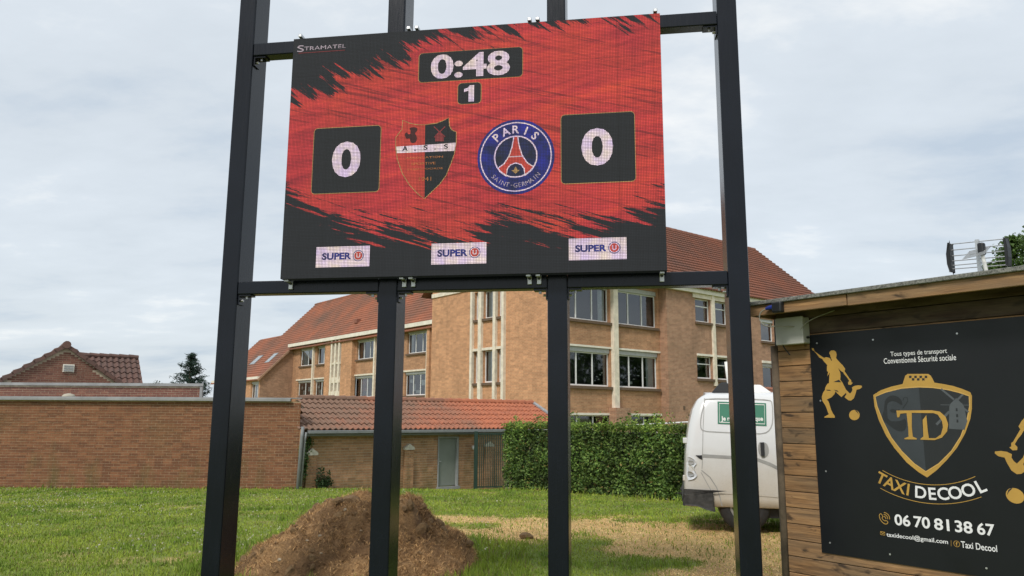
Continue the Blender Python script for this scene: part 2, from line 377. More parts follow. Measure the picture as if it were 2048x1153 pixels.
# ------------------------------------------------------------------ flat things printed on a plane: text and shapes
_fc = {}
def glyphs(body, bold=0., spacing=1.):
    key = (body, bold, spacing)
    if key in _fc: return _fc[key]
    cu = bpy.data.curves.new('t', 'FONT'); cu.body = body; cu.size = 1; cu.offset = bold; cu.space_character = spacing; cu.resolution_u = 4
    ob = bpy.data.objects.new('t', cu); COL.objects.link(ob); bpy.context.view_layer.update()
    dg = bpy.context.evaluated_depsgraph_get(); m = ob.evaluated_get(dg).to_mesh()
    v = np.array([q.co[:2] for q in m.vertices]); f = [tuple(p.vertices) for p in m.polygons]
    ob.evaluated_get(dg).to_mesh_clear(); bpy.data.objects.remove(ob); bpy.data.curves.remove(cu)
    _fc[key] = (v, f); return v, f
def text_rect(mb, body, s0, s1, z0, z1, y, bold=0., spacing=1., shear=0.):
    v, f = glyphs(body, bold, spacing); lo = v.min(0); hi = v.max(0); i = len(mb.v)
    for p in v:
        q = (p-lo)/(hi-lo); mb.v.append((s0+(s1-s0)*q[0]+shear*q[1], y, z0+(z1-z0)*q[1]))
    mb.f += [tuple(i+k for k in t) for t in f]; return mb
def text_arc(mb, body, cx, cz, rad, a0, a1, h, y, bold=0., flip=False, widths=None):
    """characters set on a circle from angle a0 to a1 (degrees, 90 is up); flip: readable along the lower side"""
    n = len(body)
    for i, ch in enumerate(body):
        if ch == ' ': continue
        a = math.radians(a0+(a1-a0)*(i/(n-1) if n > 1 else .5))
        v, f = glyphs(ch, bold); lo = v.min(0); hi = v.max(0); w = h*(hi[0]-lo[0])/.72; hh = h*(hi[1]-lo[1])/.72
        if ch in '-': hh = h*.15
        rot = a-math.pi/2 if not flip else a+math.pi/2
        bx, bz = cx+rad*math.cos(a), cz+rad*math.sin(a); k0 = len(mb.v); c, s = math.cos(rot), math.sin(rot)
        for p in v:
            q = (p-lo)/np.maximum(hi-lo, 1e-6); lx = (q[0]-.5)*w; lz = q[1]*hh + (h*.4 if ch == '-' else 0)
            mb.v.append((bx+lx*c-lz*s, y, bz+lx*s+lz*c))
        mb.f += [tuple(k0+j for j in t) for t in f]
    return mb
def disc(mb, cx, cz, r, y, n=48, r2=None, a0=0, a1=360):
    ang = [math.radians(a0+(a1-a0)*i/n) for i in range(n+1)]
    if r2 is None:
        i = len(mb.v); mb.v += [(cx+r*math.cos(t), y, cz+r*math.sin(t)) for t in ang[:-1]]; mb.f.append(tuple(range(i, i+n)))
    else:
        i = len(mb.v)
        for t in ang: mb.v += [(cx+r*math.cos(t), y, cz+r*math.sin(t)), (cx+r2*math.cos(t), y, cz+r2*math.sin(t))]
        for j in range(n): mb.f.append((i+2*j, i+2*j+2, i+2*j+3, i+2*j+1))
    return mb
def stroke(mb, pts, w, y, closed=False):
    """a line of width w through 2-D points, in the plane y"""
    P = [Vector(p) for p in pts]; n = len(P); i0 = len(mb.v)
    for k_ in range(n):
        a = P[(k_-1) % n] if (closed or k_ > 0) else P[k_]; b = P[(k_+1) % n] if (closed or k_ < n-1) else P[k_]
        d = (b-a).normalized(); nn = Vector((-d.y, d.x))*w/2
        mb.v += [(P[k_].x+nn.x, y, P[k_].y+nn.y), (P[k_].x-nn.x, y, P[k_].y-nn.y)]
    for k_ in range(n if closed else n-1):
        a = i0+2*k_; b = i0+2*((k_+1) % n); mb.f.append((a, b, b+1, a+1))
    return mb
def flat(mb, pts, y): return mb.poly([(p[0], y, p[1]) for p in pts])
def rrect(s0, s1, z0, z1, r, n=4):
    o = []
    for cx, cz, a in ((s1-r, z1-r, 0), (s0+r, z1-r, 90), (s0+r, z0+r, 180), (s1-r, z0+r, 270)):
        for i in range(n+1): t = math.radians(a+90*i/n); o.append((cx+r*math.cos(t), cz+r*math.sin(t)))
    return o
def smooth_closed(pts, it=2):
    for _ in range(it):
        q = []
        for a, b in zip(pts, pts[1:]+pts[:1]): q += [(a[0]*.75+b[0]*.25, a[1]*.75+b[1]*.25), (a[0]*.25+b[0]*.75, a[1]*.25+b[1]*.75)]
        pts = q
    return pts

# ------------------------------------------------------------------ building helpers
def P(ax, c, s, z): return (c, s, z) if ax == 'x' else (s, c, z)
def abox(mb, ax, c0, c1, s0, s1, z0, z1):
    return mb.box(c0, c1, s0, s1, z0, z1) if ax == 'x' else mb.box(s0, s1, c0, c1, z0, z1)
def wall(mb, ax, c, s0, s1, z0, z1, holes=(), inw=1, depth=.2):
    ss = sorted({s0, s1, *[h[0] for h in holes], *[h[1] for h in holes]}); zs = sorted({z0, z1, *[h[2] for h in holes], *[h[3] for h in holes]})
    for a, b in zip(ss, ss[1:]):
        for p, q in zip(zs, zs[1:]):
            m, n = (a+b)/2, (p+q)/2
            if any(h[0] < m < h[1] and h[2] < n < h[3] for h in holes): continue
            mb.quad(P(ax, c, a, p), P(ax, c, b, p), P(ax, c, b, q), P(ax, c, a, q))
    d = c+inw*depth
    for a, b, p, q in holes:
        mb.quad(P(ax, c, a, p), P(ax, d, a, p), P(ax, d, a, q), P(ax, c, a, q)); mb.quad(P(ax, c, b, p), P(ax, d, b, p), P(ax, d, b, q), P(ax, c, b, q))
        mb.quad(P(ax, c, a, p), P(ax, c, b, p), P(ax, d, b, p), P(ax, d, a, p)); mb.quad(P(ax, c, a, q), P(ax, c, b, q), P(ax, d, b, q), P(ax, d, a, q))
    return mb
def window(parent, ax, c, inw, s0, s1, z0, z1, n=3, depth=.18, roller=.0, curtains=(), sill=True, papers=(), transom=0., fw=.055, sill_d=.12, posters=()):
    zt = z1-roller; fr = MB(); a, b = c+inw*(depth-.05), c+inw*depth; a, b = min(a, b), max(a, b)
    def bx(p, q, r, t): abox(fr, ax, a, b, p, q, r, t)
    bx(s0+.002, s1-.002, z0+.002, z0+fw*1.4); bx(s0+.002, s1-.002, zt-fw, zt-.002); bx(s0+.002, s0+fw, z0+fw*1.4, zt-fw); bx(s1-fw, s1-.002, z0+fw*1.4, zt-fw)
    w = (s1-s0)/n
    for i in range(1, n): bx(s0+w*i-fw*.6, s0+w*i+fw*.6, z0+fw*1.4, zt-fw)
    if transom: bx(s0+fw, s1-fw, zt-transom-fw, zt-transom)
    o = fr.build('window', MAT['window_frame'], parent)
    g = c+inw*(depth-.02)
    for i in range(n):
        p, q = s0+w*i+fw*.6, s0+w*(i+1)-fw*.6
        qd = [P(ax, g, p, z0+fw), P(ax, g, q, z0+fw), P(ax, g, q, zt-fw*.5), P(ax, g, p, zt-fw*.5)]
        MB().quad(*(qd[::-1] if ax == 'x' else qd)).build('pane', MAT['glass'], o, fix=False)
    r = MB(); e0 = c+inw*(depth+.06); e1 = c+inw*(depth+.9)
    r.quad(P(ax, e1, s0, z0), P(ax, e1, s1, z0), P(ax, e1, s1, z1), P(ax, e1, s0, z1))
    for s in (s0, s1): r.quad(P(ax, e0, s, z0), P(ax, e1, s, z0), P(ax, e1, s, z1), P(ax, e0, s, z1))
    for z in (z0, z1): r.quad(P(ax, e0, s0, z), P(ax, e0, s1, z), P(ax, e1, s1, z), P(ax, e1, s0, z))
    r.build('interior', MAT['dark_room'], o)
    for (p, q, dark) in curtains:
        cm = MB(); p_, q_ = s0+(s1-s0)*p, s0+(s1-s0)*q; nn = max(4, int(abs(q_-p_)/.05)); e = c+inw*(depth+.10)
        for i in range(nn):
            u0, u1 = p_+(q_-p_)*i/nn, p_+(q_-p_)*(i+1)/nn; o0, o1 = inw*.03*(i % 2), inw*.03*((i+1) % 2)
            cm.quad(P(ax, e+o0, u0, z0+.06), P(ax, e+o1, u1, z0+.06), P(ax, e+o1, u1, zt-.04), P(ax, e+o0, u0, zt-.04))
        cm.build('curtain', MAT['curtain_dark' if dark else 'curtain'], o)
    for (p, q, wd, hg) in papers:
        sx = s0+(s1-s0)*p; zz = z0+(zt-z0)*q; e = c+inw*(depth+.012)
        abox(MB(), ax, min(e, e+inw*.004), max(e, e+inw*.004), sx, sx+wd, zz, zz+hg).build('paper', MAT['paper'], o)
    for (p, q, wd, hg) in posters:
        sx = s0+(s1-s0)*p; zz = z0+(zt-z0)*q; e = c+inw*(depth+.014)
        abox(MB(), ax, min(e, e+inw*.004), max(e, e+inw*.004), sx, sx+wd, zz, zz+hg).build('poster', MAT['poster'], o)
    if roller: abox(MB(), ax, min(c+inw*.05, b), max(c+inw*.05, b), s0+.004, s1-.004, zt+.002, z1-.004).build('roller_box', MAT['roller_box'], o)
    if sill: abox(MB(), ax, min(c-inw*sill_d, c+inw*.04), max(c-inw*sill_d, c+inw*.04), s0-.06, s1+.06, z0-.14, z0-.01).build('sill', MAT['sill_brick'], o)
    return o
def tile_rows(o, along, up, L, Sl, row=.34, col=.24, rise=.05, step=.09, ns=4):
    """courses of pantiles as real relief: o lower corner, along and up unit vectors"""
    o = np.array(o, float); al = np.array(along, float); al /= np.linalg.norm(al); upv = np.array(up, float); upv /= np.linalg.norm(upv)
    nrm = np.cross(al, upv); nrm = nrm if nrm[2] > 0 else -nrm
    nr = max(1, int(round(Sl/row))); row = Sl/nr; nc = max(1, int(round(L/col)))*ns; t = np.arange(nc+1)/ns
    ph = t % 1; prof = rise*(.5-.5*np.cos(2*np.pi*ph))**.8; xs_ = L*np.arange(nc+1)/nc
    V = []; Fc = []; b = 0
    for r in range(nr):
        jit = (rng.random(nc+1)-.5)*.006
        lo = o+al*xs_[:, None]+upv*(r*row)+nrm*(prof+step+jit)[:, None]; hi = o+al*xs_[:, None]+upv*((r+1)*row+.02)+nrm*(prof+.004)[:, None]; un = lo-nrm*(step+.02)
        V += [un, lo, hi]; n = nc+1; i = np.arange(nc)
        for q in (0, 1): Fc.append(np.stack([b+q*n+i, b+q*n+i+1, b+(q+1)*n+i+1, b+(q+1)*n+i], 1))
        b += 3*n
    return np.concatenate(V), np.concatenate(Fc)
def roof_part(name, pieces, mat, parent, kind='stuff'):
    V = []; Fc = []; b = 0
    for v, f in pieces: V.append(v); Fc.append(f+b); b += len(v)
    me = np_mesh(name, np.concatenate(V), np.concatenate(Fc)); return link(name, me, mat, parent, kind=kind)
_bm = {}
def brick_mesh(w, h, d, mat):
    key = (round(w, 3), round(h, 3), round(d, 3), mat)
    if key not in _bm:
        me = MB().box(-w/2, w/2, 0, d, -h/2, h/2).mesh('brick', bevel=0); me.materials.append(MAT[mat]); _bm[key] = me
    return _bm[key]
def brick_field(parent, x0, x1, z0, z1, yf, mat, inside=lambda x, z: True, limit=300, prefer=None, cut=None, bw=.22, bh=.06, j=.011, proud=.007):
    """a wall of single bricks laid in stretcher bond on the plane y = yf; mortar lies behind"""
    items = []; rowh = bh+j; n = int((z1-z0)/rowh)
    for i in range(n):
        z = z0+rowh*(i+.5); x = x0-(bw+j)*(.5 if i % 2 else 0)
        while x < x1:
            a, b = max(x, x0), min(x+bw, x1)
            if b-a > .04:
                m = (a+b)/2
                segs = [(a, b)]
                if cut and z-bh/2 < cut[2] and a < cut[1] and b > cut[0]: segs = [(p, q) for p, q in ((a, cut[0]-.004), (cut[1]+.004, b)) if q-p > .02]
                for p, q in segs:
                    if inside((p+q)/2, z): items.append(((p+q)/2, z, q-p))
            x += bw+j
    if prefer: items.sort(key=prefer)
    ind, rest = items[:limit], items[limit:]
    for (m, z, w) in ind:
        full = abs(w-bw) < 1e-4
        link('brick', brick_mesh(w, bh, proud+.02, mat), None, parent, loc=(m, yf-proud+random.uniform(-.002, .002), z))
    if rest:
        mb = MB()
        for (m, z, w) in rest:
            o_ = random.uniform(-.002, .002); mb.box(m-w/2, m+w/2, yf-proud+o_, yf+.01, z-bh/2, z+bh/2)
        mb.build('bricks', MAT[mat], parent, kind='stuff', fix=False)

# ------------------------------------------------------------------ the school
BA = math.radians(39); BF = Fr(at_depth(1112, 836, 35.)*np.array([1, 1, 0]), BA)
sch = thing('school_building', 'large ochre brick school with red pantile roofs behind the hedge and outbuilding', 'building', BF.o, BA)
XA, ZE = 5.9, 8.15
def yA(px): return BF.onX(px, 720, XA)[0]
# end wall of the wing
hol = [(a, b, z0, z1) for (a, b) in ((5.78, 6.30), (4.54, 5.52), (3.85, 4.33)) for (z0, z1) in ((3.3, 4.93), (6.57, 8.02))]
m = MB(); wall(m, 'x', 0, 0, 10.35, -1.2, 8.2, hol, 1, .22)
m.poly([(0, 0, 8.2), (0, 10.35, 8.2), (0, 10.35, 8.93), (0, 5.17, 13.45), (0, 0, 9.05)])
m.quad((0, 10.35, -1.2), (XA+3, 10.35, -1.2), (XA+3, 10.35, 8.2), (0, 10.35, 8.2)); m.build('end_wall', MAT['brick_lit'], sch)
for i, (a, b, z0, z1) in enumerate(hol): window(sch, 'x', 0, 1, a, b, z0, z1, 1, .2, curtains=[(.0, .95, 0)] if i in (2, 3) else [(.1, .5, 0)], sill_d=.10)
for (a, b) in ((6.30, 6.48), (5.52, 5.78), (4.33, 4.54), (3.65, 3.85)): abox(MB(), 'x', -.16, .01, a, b, -1.2, 8.19).build('fin', MAT['concrete_fin'], sch)
for (a, b) in ((5.78, 6.30), (4.54, 5.52), (3.85, 4.33)): abox(MB(), 'x', -.10, .01, a+.002, b-.002, 4.93, 5.06).build('lintel', MAT['concrete_fin'], sch)
abox(MB(), 'x', -.06, .01, 6.485, 10.35, 8.2, 8.42).build('band', MAT['concrete_fin'], sch); abox(MB(), 'x', -.06, .01, 0, 3.645, 8.2, 8.42).build('band', MAT['concrete_fin'], sch)
# front of the wing, recessed bay
B1 = [(.35, 3.55), (4.02, 7.08)]
hb = [(a, b, z0, z1) for (a, b) in B1 for (z0, z1) in ((3.05, 4.87), (6.15, 8.05), (-.5, 1.70))]
m = MB(); wall(m, 'y', 0, 0, 7.25, -1.2, 8.3, hb, 1, .22); m.build('front_wall', MAT['brick_spandrel'], sch)
for (a, b) in B1:
    lft = a < 1
    window(sch, 'y', 0, 1, a, b, 6.15, 8.05, 3, .2, roller=.22, curtains=[(.84, .98, 0)] if lft else [(.0, .10, 0), (.72, .98, 1)])
    window(sch, 'y', 0, 1, a, b, 3.05, 4.87, 3, .2, roller=.22, curtains=[] if lft else [(.80, .99, 0)],
           papers=([(.80, .20, .10, .05), (.76, .28, .12, .05), (.83, .34, .13, .05), (.87, .40, .1, .05), (.72, .16, .09, .05)] if lft else
                   [(.05, .30, .10, .05), (.18, .34, .12, .05), (.37, .40, .12, .05), (.45, .26, .14, .05), (.56, .38, .12, .05), (.66, .30, .08, .05), (.74, .33, .1, .05), (.33, .12, .3, .12)]))
    window(sch, 'y', 0, 1, a, b, -.5, 1.70, 3, .2)
    MB().box(a-.25, b+.15, -.05, .01, 4.87, 4.96).build('lintel', MAT['white_trim'], sch); MB().box(a-.25, b+.15, -.05, .01, 1.70, 1.80).build('lintel', MAT['white_trim'], sch)
MB().box(3.63, 3.95, -.22, .01, 1.80, 8.3).build('pillar', MAT['concrete_fin'], sch); MB().box(3.4, 4.4, -.5, -.01, -1.2, 2.05).build('buttress', MAT['brick_shaded'], sch)
# projecting part further along
hb2 = [(a, b, z0, z1) for (a, b) in ((9.62, 10.95), (11.22, 12.5)) for (z0, z1) in ((3.66, 4.85), (6.68, 7.95))] + [(15.65, 17.0, 3.25, 4.75), (15.65, 17.0, 6.05, 7.35), (17.6, 19., 3.25, 4.75), (17.6, 19., 6.05, 7.35)]
m = MB(); wall(m, 'y', -.5, 7.25, 23.8, -1.2, 8.3, hb2, 1, .22); m.quad((7.25, -.5, -1.2), (7.25, 0, -1.2), (7.25, 0, 8.3), (7.25, -.5, 8.3))
m.quad((23.8, -.5, -1.2), (23.8, 10.35, -1.2), (23.8, 10.35, 8.3), (23.8, -.5, 8.3)); m.poly([(23.8, -.5, 8.3), (23.8, 10.35, 8.3), (23.8, 10.35, 8.93), (23.8, 5.17, 13.45), (23.8, -.5, 8.62)]); m.quad((0, 10.35, -1.2), (23.8, 10.35, -1.2), (23.8, 10.35, 8.3), (0, 10.35, 8.3))
m.build('side_wall', MAT['brick_shaded'], sch)
for h in hb2: window(sch, 'y', -.5, 1, *h, 1, .2, transom=.38 if h[0] < 14 else 0, roller=0 if h[0] < 14 else .18)
MB().box(10.97, 11.2, -.62, -.49, 3.3, 8.2).build('pillar', MAT['concrete_fin'], sch)
MB().box(9.62, 12.5, -.56, -.49, 4.86, 4.97).build('lintel', MAT['white_trim'], sch); MB().box(9.4, 12.8, -.56, -.49, 7.96, 8.19).build('lintel', MAT['concrete_fin'], sch)
for a in (15.6, 17.55): MB().box(a, a+1.5, -.55, -.49, 4.76, 4.9).build('lintel', MAT['white_trim'], sch)
MB().box(7.0, 24.0, -.68, -.505, 8.2, 8.50).build('fascia', MAT['white_trim'], sch); MB().box(-.2, 6.99, -.68, -.02, 8.31, 8.50).build('fascia', MAT['white_trim'], sch)
MB().box(8.35, 8.5, -.52, -.49, 2.02, 2.2).build('air_grille', MAT['sill_brick'], sch)
up = np.array([0, 5.9, 5.15]); rB = roof_part('roof', [tile_rows((-.3, -.78, 8.42), (1, 0, 0), up, 24.4, float(np.linalg.norm(up)))], MAT['tile_right'], sch)
MB().quad((-.3, 5.17, 13.5), (24.1, 5.17, 13.5), (24.1, 11.1, 8.3), (-.3, 11.1, 8.3)).build('rear_slope', MAT['tile_right'], rB)
for i in range(44): MB().tube([(-.2+i*.55, 5.14, 13.58), (.4+i*.55, 5.14, 13.60)], .13, 8).build('ridge_tile', MAT['tile_right'], rB)
# low tiled porch at the foot of the side wall
pv = roof_part('porch_roof', [tile_rows((13.6, -2.6, 1.9), (1, 0, 0), (0, 2.1, 1.45), 9, 2.55)], MAT['tile_red'], sch)
MB().box(13.8, 22.4, -2.4, -.52, -1.2, 1.9).build('porch_wall', MAT['brick_shaded'], sch)
# long facade
wa = [(600, 628), (634, 656), (713, 749), (759, 806), (814, 856)]; wb = [(598, 624), (632, 654), (709, 746), (758, 806), (811, 853)]
ha = [(yA(q), yA(p), 6.12, 7.72) for p, q in wa] + [(yA(q), yA(p), 3.1, 4.80) for p, q in wb]
m = MB(); wall(m, 'x', XA, 10.35, 43, -1.2, ZE, ha, 1, .22); m.build('long_wall', MAT['brick_spandrel'], sch)
for i, h in enumerate(ha):
    n = 3 if i not in (0, 1, 5, 6) else 2
    cur = {0: [(.55, .98, 0)], 1: [(.5, .95, 1)], 2: [(.75, .98, 1), (0, .2, 0)], 4: [(.85, 1, 0)]}.get(i, [])
    pap = [(.15, .45, .5, .4), (.6, .2, .3, .5), (.35, .12, .6, .2), (.75, .6, .3, .25)] if i in (5, 6, 9) else []
    pos_ = [(.35, .3, 1.0, 1.0)] if i == 7 else []
    window(sch, 'x', XA, 1, *h, n, .2, roller=.16, curtains=cur, papers=pap, posters=pos_)
for (p, q) in ((689.5, 711), (657, 667.5), (861, 866)): abox(MB(), 'x', XA-.35, XA+.01, yA(q), yA(p), -1.2, ZE-.22).build('pier', MAT['brick_lit'], sch)
for px in (629, 752, 858): y_ = yA(px); abox(MB(), 'x', XA-.2, XA+.01, y_-.10, y_+.10, 2.5, ZE-.22).build('pillar', MAT['concrete_fin'], sch)
for (p, q) in ((595, 655), (709, 862)): abox(MB(), 'x', XA-.07, XA+.01, yA(q), yA(p), 4.81, 4.93).build('lintel', MAT['concrete_fin'], sch)
for px in (671, 678.5, 686): y_ = yA(px); abox(MB(), 'x', XA-.42, XA-.12, y_-.13, y_+.13, -1.2, ZE-.22).build('fin', MAT['concrete_fin'], sch)
for z in (5.9, 4.35, 3.2, 1.8): abox(MB(), 'x', XA-.36, XA-.16, yA(689), yA(668), z, z+(.16 if z > 5 else .45)).build('cross_bar', MAT['concrete_fin'], sch)
abox(MB(), 'x', XA-.55, XA-.02, 10.36, 43.1, ZE-.2, ZE+.08).build('fascia', MAT['white_trim'], sch)
# left wing under the long sweep of roof
XW, ZW = 2.85, 5.08
m = MB(); m.poly([(XW, 43, -1.2), (XA+.0, 43, -1.2), (XA, 43, ZE), (XW, 43, ZW)]); m.build('wing_side_wall', MAT['brick_shaded'], sch)
m = MB(); hw = [(43.25, 45.1, 3.05, 4.72), (46.4, 48.6, 3.05, 4.72)]; wall(m, 'x', XW, 43, 55.4, -1.2, ZW, hw, 1, .22); m.quad((XW, 55.4, -1.2), (14, 55.4, -1.2), (14, 55.4, ZW), (XW, 55.4, ZW)); m.build('wing_wall', MAT['brick_lit'], sch)
for h in hw: window(sch, 'x', XW, 1, *h, 3, .2, roller=.2, curtains=[(.1, .5, 0)])
abox(MB(), 'x', XW-.3, XW-.01, 42.9, 55.6, ZW-.22, ZW+.06).build('fascia', MAT['white_trim'], sch)
d45 = (1, 0, 1); q2 = math.sqrt(2)
def zr(x): return x+2.22
xr, xl = 11.0, 7.5
rA = roof_part('roof', [tile_rows((XA-.45, 49.8, zr(XA-.45)), (0, -1, 0), d45, 39.4, (xr-XA+.45)*q2), tile_rows((XW-.3, 55.6, zr(XW-.3)), (0, -1, 0), d45, 12.75, (XA-.45-XW+.3)*q2),
                        tile_rows((XA-.45, 55.6, zr(XA-.45)), (0, -1, 0), d45, 5.8, (xl-XA+.45)*q2)], MAT['tile_red'], sch)
m = MB(); m.quad((xr, 10, zr(xr)), (xr, 49.8, zr(xr)), (xr+5, 49.8, ZE), (xr+5, 10, ZE)); m.poly([(XA, 49.78, ZE), (xr, 49.78, zr(xr)), (xr+5, 49.78, ZE)]); m.quad((xl, 49.8, zr(xl)), (xl, 55.6, zr(xl)), (xl+4.5, 55.6, ZW), (xl+4.5, 49.8, ZW)); m.poly([(XW, 55.5, ZW), (xl, 55.5, zr(xl)), (xl+4.5, 55.5, ZW)])
m.build('rear_slope', MAT['tile_right'], rA)
for i in range(66): MB().tube([(xr, 49.9-i*.6, zr(xr)+.06), (xr, 49.25-i*.6, zr(xr)+.08)], .13, 8).build('ridge_tile', MAT['tile_red'], rA)
MB().bar((XA-.5, 42.85, zr(XA-.5)), (XW-.3, 42.85, zr(XW-.3)), .12, .16).build('verge_board', MAT['brick_shaded'], rA)
def on_roof(px, py):
    n = np.array(BF.X)*-1+np.array([0, 0, 1.]); p0 = BF.world(XA, 40, zr(XA)); return np.array(BF.loc(isect(px, py, p0, n)))
nb = np.array([-1, 0, 1])/q2
for quad in ([(575, 642), (625, 640), (742, 532), (690, 538)], [(748, 622), (795, 618), (912, 506), (862, 510)]):
    c = [on_roof(400+a/5.764, 620+b/5.764) for a, b in quad]
    y1, y0 = c[0][1], c[1][1]; x0 = (c[0][0]+c[1][0])/2; x1 = (c[2][0]+c[3][0])/2; w = max(.8, abs(y1-y0)); ym = (y0+y1)/2
    pts = [(x0, ym-w/2), (x0, ym+w/2), (x1, ym+w/2), (x1, ym-w/2)]
    base = [np.array([x, y, zr(x)]) for x, y in pts]
    sk = MB().hexa([p-nb*.02 for p in base]+[p+nb*.12 for p in base]).build('skylight', MAT['zinc'], rA)
    cen = sum(base)/4; inn = [cen+(p-cen)*.84 for p in base]
    MB().quad(*[p+nb*.123 for p in inn]).build('skylight_pane', MAT['skylight_glass'], rA, fix=False)
for px, py in ((716, 647), ):
    p = on_roof(px, py); MB().box(p[0]-.25, p[0]+.1, p[1]-.25, p[1]+.25, p[2], p[2]+.35).build('roof_vent', MAT['tile_right'], rA)

# ------------------------------------------------------------------ brick annex with a flat roof (left)
YW = 21.0; x1 = at_depth(597, 900, YW)[0]; x0 = -24.0; zt = at_depth(300, 802, YW)[2]
anx = thing('brick_annex', 'long low orange-brown brick annex with flat roof and grey metal edge beside the lawn', 'building', ((x0+x1)/2, YW, gz(YW)), 0)
ox = (x0+x1)/2; oz = float(gz(YW))
SD = .81; MB().prism([(x0-ox, .004, -.35), (x1-ox-.003, .004, -.35), (x1-ox-3.2*SD, 3.2, -.35), (x0-ox, 3.2, -.35)], (0, 0, zt-oz+.35)).build('wall', MAT['mortar'], anx)
brick_field(anx, x0-ox, x1-ox, -.14, zt-oz, .004, 'brick_wall', prefer=lambda t: -t[0])
MB().box(x0-ox, x1-ox-.25, -.14, .0, zt-oz+.0, zt-oz+.075).build('metal_edge', MAT['coping'], anx, bevel=.006)
MB().prism([(x0-ox, -.08, zt-oz+.077), (x1-ox+.05, -.08, zt-oz+.077), (x1-ox-3.2*SD, 3.2, zt-oz+.077), (x0-ox, 3.2, zt-oz+.077)], (0, 0, .023)).build('roof_sheet', MAT['coping'], anx)
v = at_depth(137, 796, 21.8); mb = MB(); mb.tube([(v[0]-ox, .8, zt-oz+.1), (v[0]-ox, .8, zt-oz+.14), (v[0]-ox, .8, zt-oz+.19), (v[0]-ox, .8, zt-oz+.21)], [.17, .17, .11, .02], 14); mb.build('vent_cap', MAT['concrete_grey'], anx, smooth=True)
# upper storey wall set back
YU = 24.0; xu1 = at_depth(404, 785, YU)[0]; zu = at_depth(200, 772, YU)[2]; xu0 = -26.0; ou = (xu0+xu1)/2
upw = thing('brick_parapet_wall', 'dark red brick upper wall with white metal coping rising behind the annex roof', 'wall', (ou, YU, 0), 0)
MB().prism([(xu0-ou, .004, -1.), (xu1-ou-.003, .004, -1.), (xu1-ou-1.0, 1.2, -1.), (xu0-ou, 1.2, -1.)], (0, 0, zu+1.)).build('wall', MAT['mortar_grey'], upw)
brick_piece_mat('brick_upper', (.16, .065, .05), (.20, .085, .06), (.25, .11, .075), stain=(.12, .06, .05))
brick_field(upw, xu0-ou, xu1-ou, zu-.62, zu, .004, 'brick_upper', prefer=lambda t: -t[0])
MB().prism([(xu0-ou, -.08, zu), (xu1-ou+.06, -.08, zu), (xu1-ou-.95, 1.22, zu), (xu0-ou, 1.22, zu)], (0, 0, .085)).build('coping', MAT['coping'], upw)
MB().box(xu1-ou-.05, xu1-ou+.03, -.06, .02, .0, zu-.002).build('corner_trim', MAT['coping'], upw)

# ------------------------------------------------------------------ gabled house behind (left)
HAn = math.radians(34); ap = at_depth(133, 694, 26.); HoF = Fr((ap[0], ap[1], -.9), HAn)
hs = thing('gabled_house', 'red brick house with grey-brown tiled gable roof and white louvre vent', 'house', HoF.o, HAn)
A2z = ap[2]+.9; rl = HoF.onY(242, 771); ll = HoF.onY(0, 764); pitch = (A2z-rl[1])/rl[0]; pitl = (A2z-ll[1])/-ll[0]
wR = rl[0]+.35; wL = -ll[0]+.5
MB().prism([(-wL, .004, 0), (wR, .004, 0), (wR, .004, A2z-pitch*wR), (0, .004, A2z-.02), (-wL, .004, A2z-pitl*wL)], (0, 3.5, 0)).build('wall', MAT['mortar_grey'], hs)
brick_piece_mat('brick_gable', (.17, .07, .05), (.22, .095, .065), (.26, .12, .08), stain=(.13, .07, .05))
brick_field(hs, -wL, wR, A2z-1.75, A2z, .004, 'brick_gable', inside=lambda x, z: z < A2z-.12-(pitl if x < 0 else pitch)*abs(x), prefer=lambda t: -t[1])
def slope(sx, wd, pt):
    n = math.hypot(1, pt); up_ = np.array([-sx, 0, pt])/n
    return tile_rows((sx*wd, -.10 if sx < 0 else 3.5, A2z-pt*wd), (0, 1, 0) if sx < 0 else (0, -1, 0), up_, 3.6, wd*n, row=.33, col=.22)
rH = roof_part('roof', [slope(-1, wL+.2, pitl), slope(1, wR+.1, pitch)], MAT['tile_house'], hs)
for sx, wd, pt in ((-1, wL, pitl), (1, wR, pitch)):
    nn_ = int(wd*math.hypot(1, pt)/.33)
    for i in range(nn_):
        a = wd/nn_; x_0, x_1 = i*a, (i+1)*a+.05
        MB().bar((sx*x_0, -.06, A2z-pt*x_0+.03), (sx*x_1, -.06, A2z-pt*x_1+.06), .13, .12).build('verge_tile', MAT['tile_house'], rH)
MB().tube([(0, -.16, A2z+.06), (0, 3.5, A2z+.06)], .13, 10).build('ridge_tile', MAT['tile_house'], rH)
vt = HoF.onY(137, 737); lv = MB(); lv.box(vt[0]-.17, vt[0]+.17, -.05, .0, vt[1]-.13, vt[1]+.13); lo_ = lv.build('vent_frame', MAT['white_trim'], hs)
for i in range(3): MB().box(vt[0]-.14, vt[0]+.14, -.075, -.052, vt[1]-.10+i*.075, vt[1]-.055+i*.075).build('louvre', MAT['door_frame'], lo_)
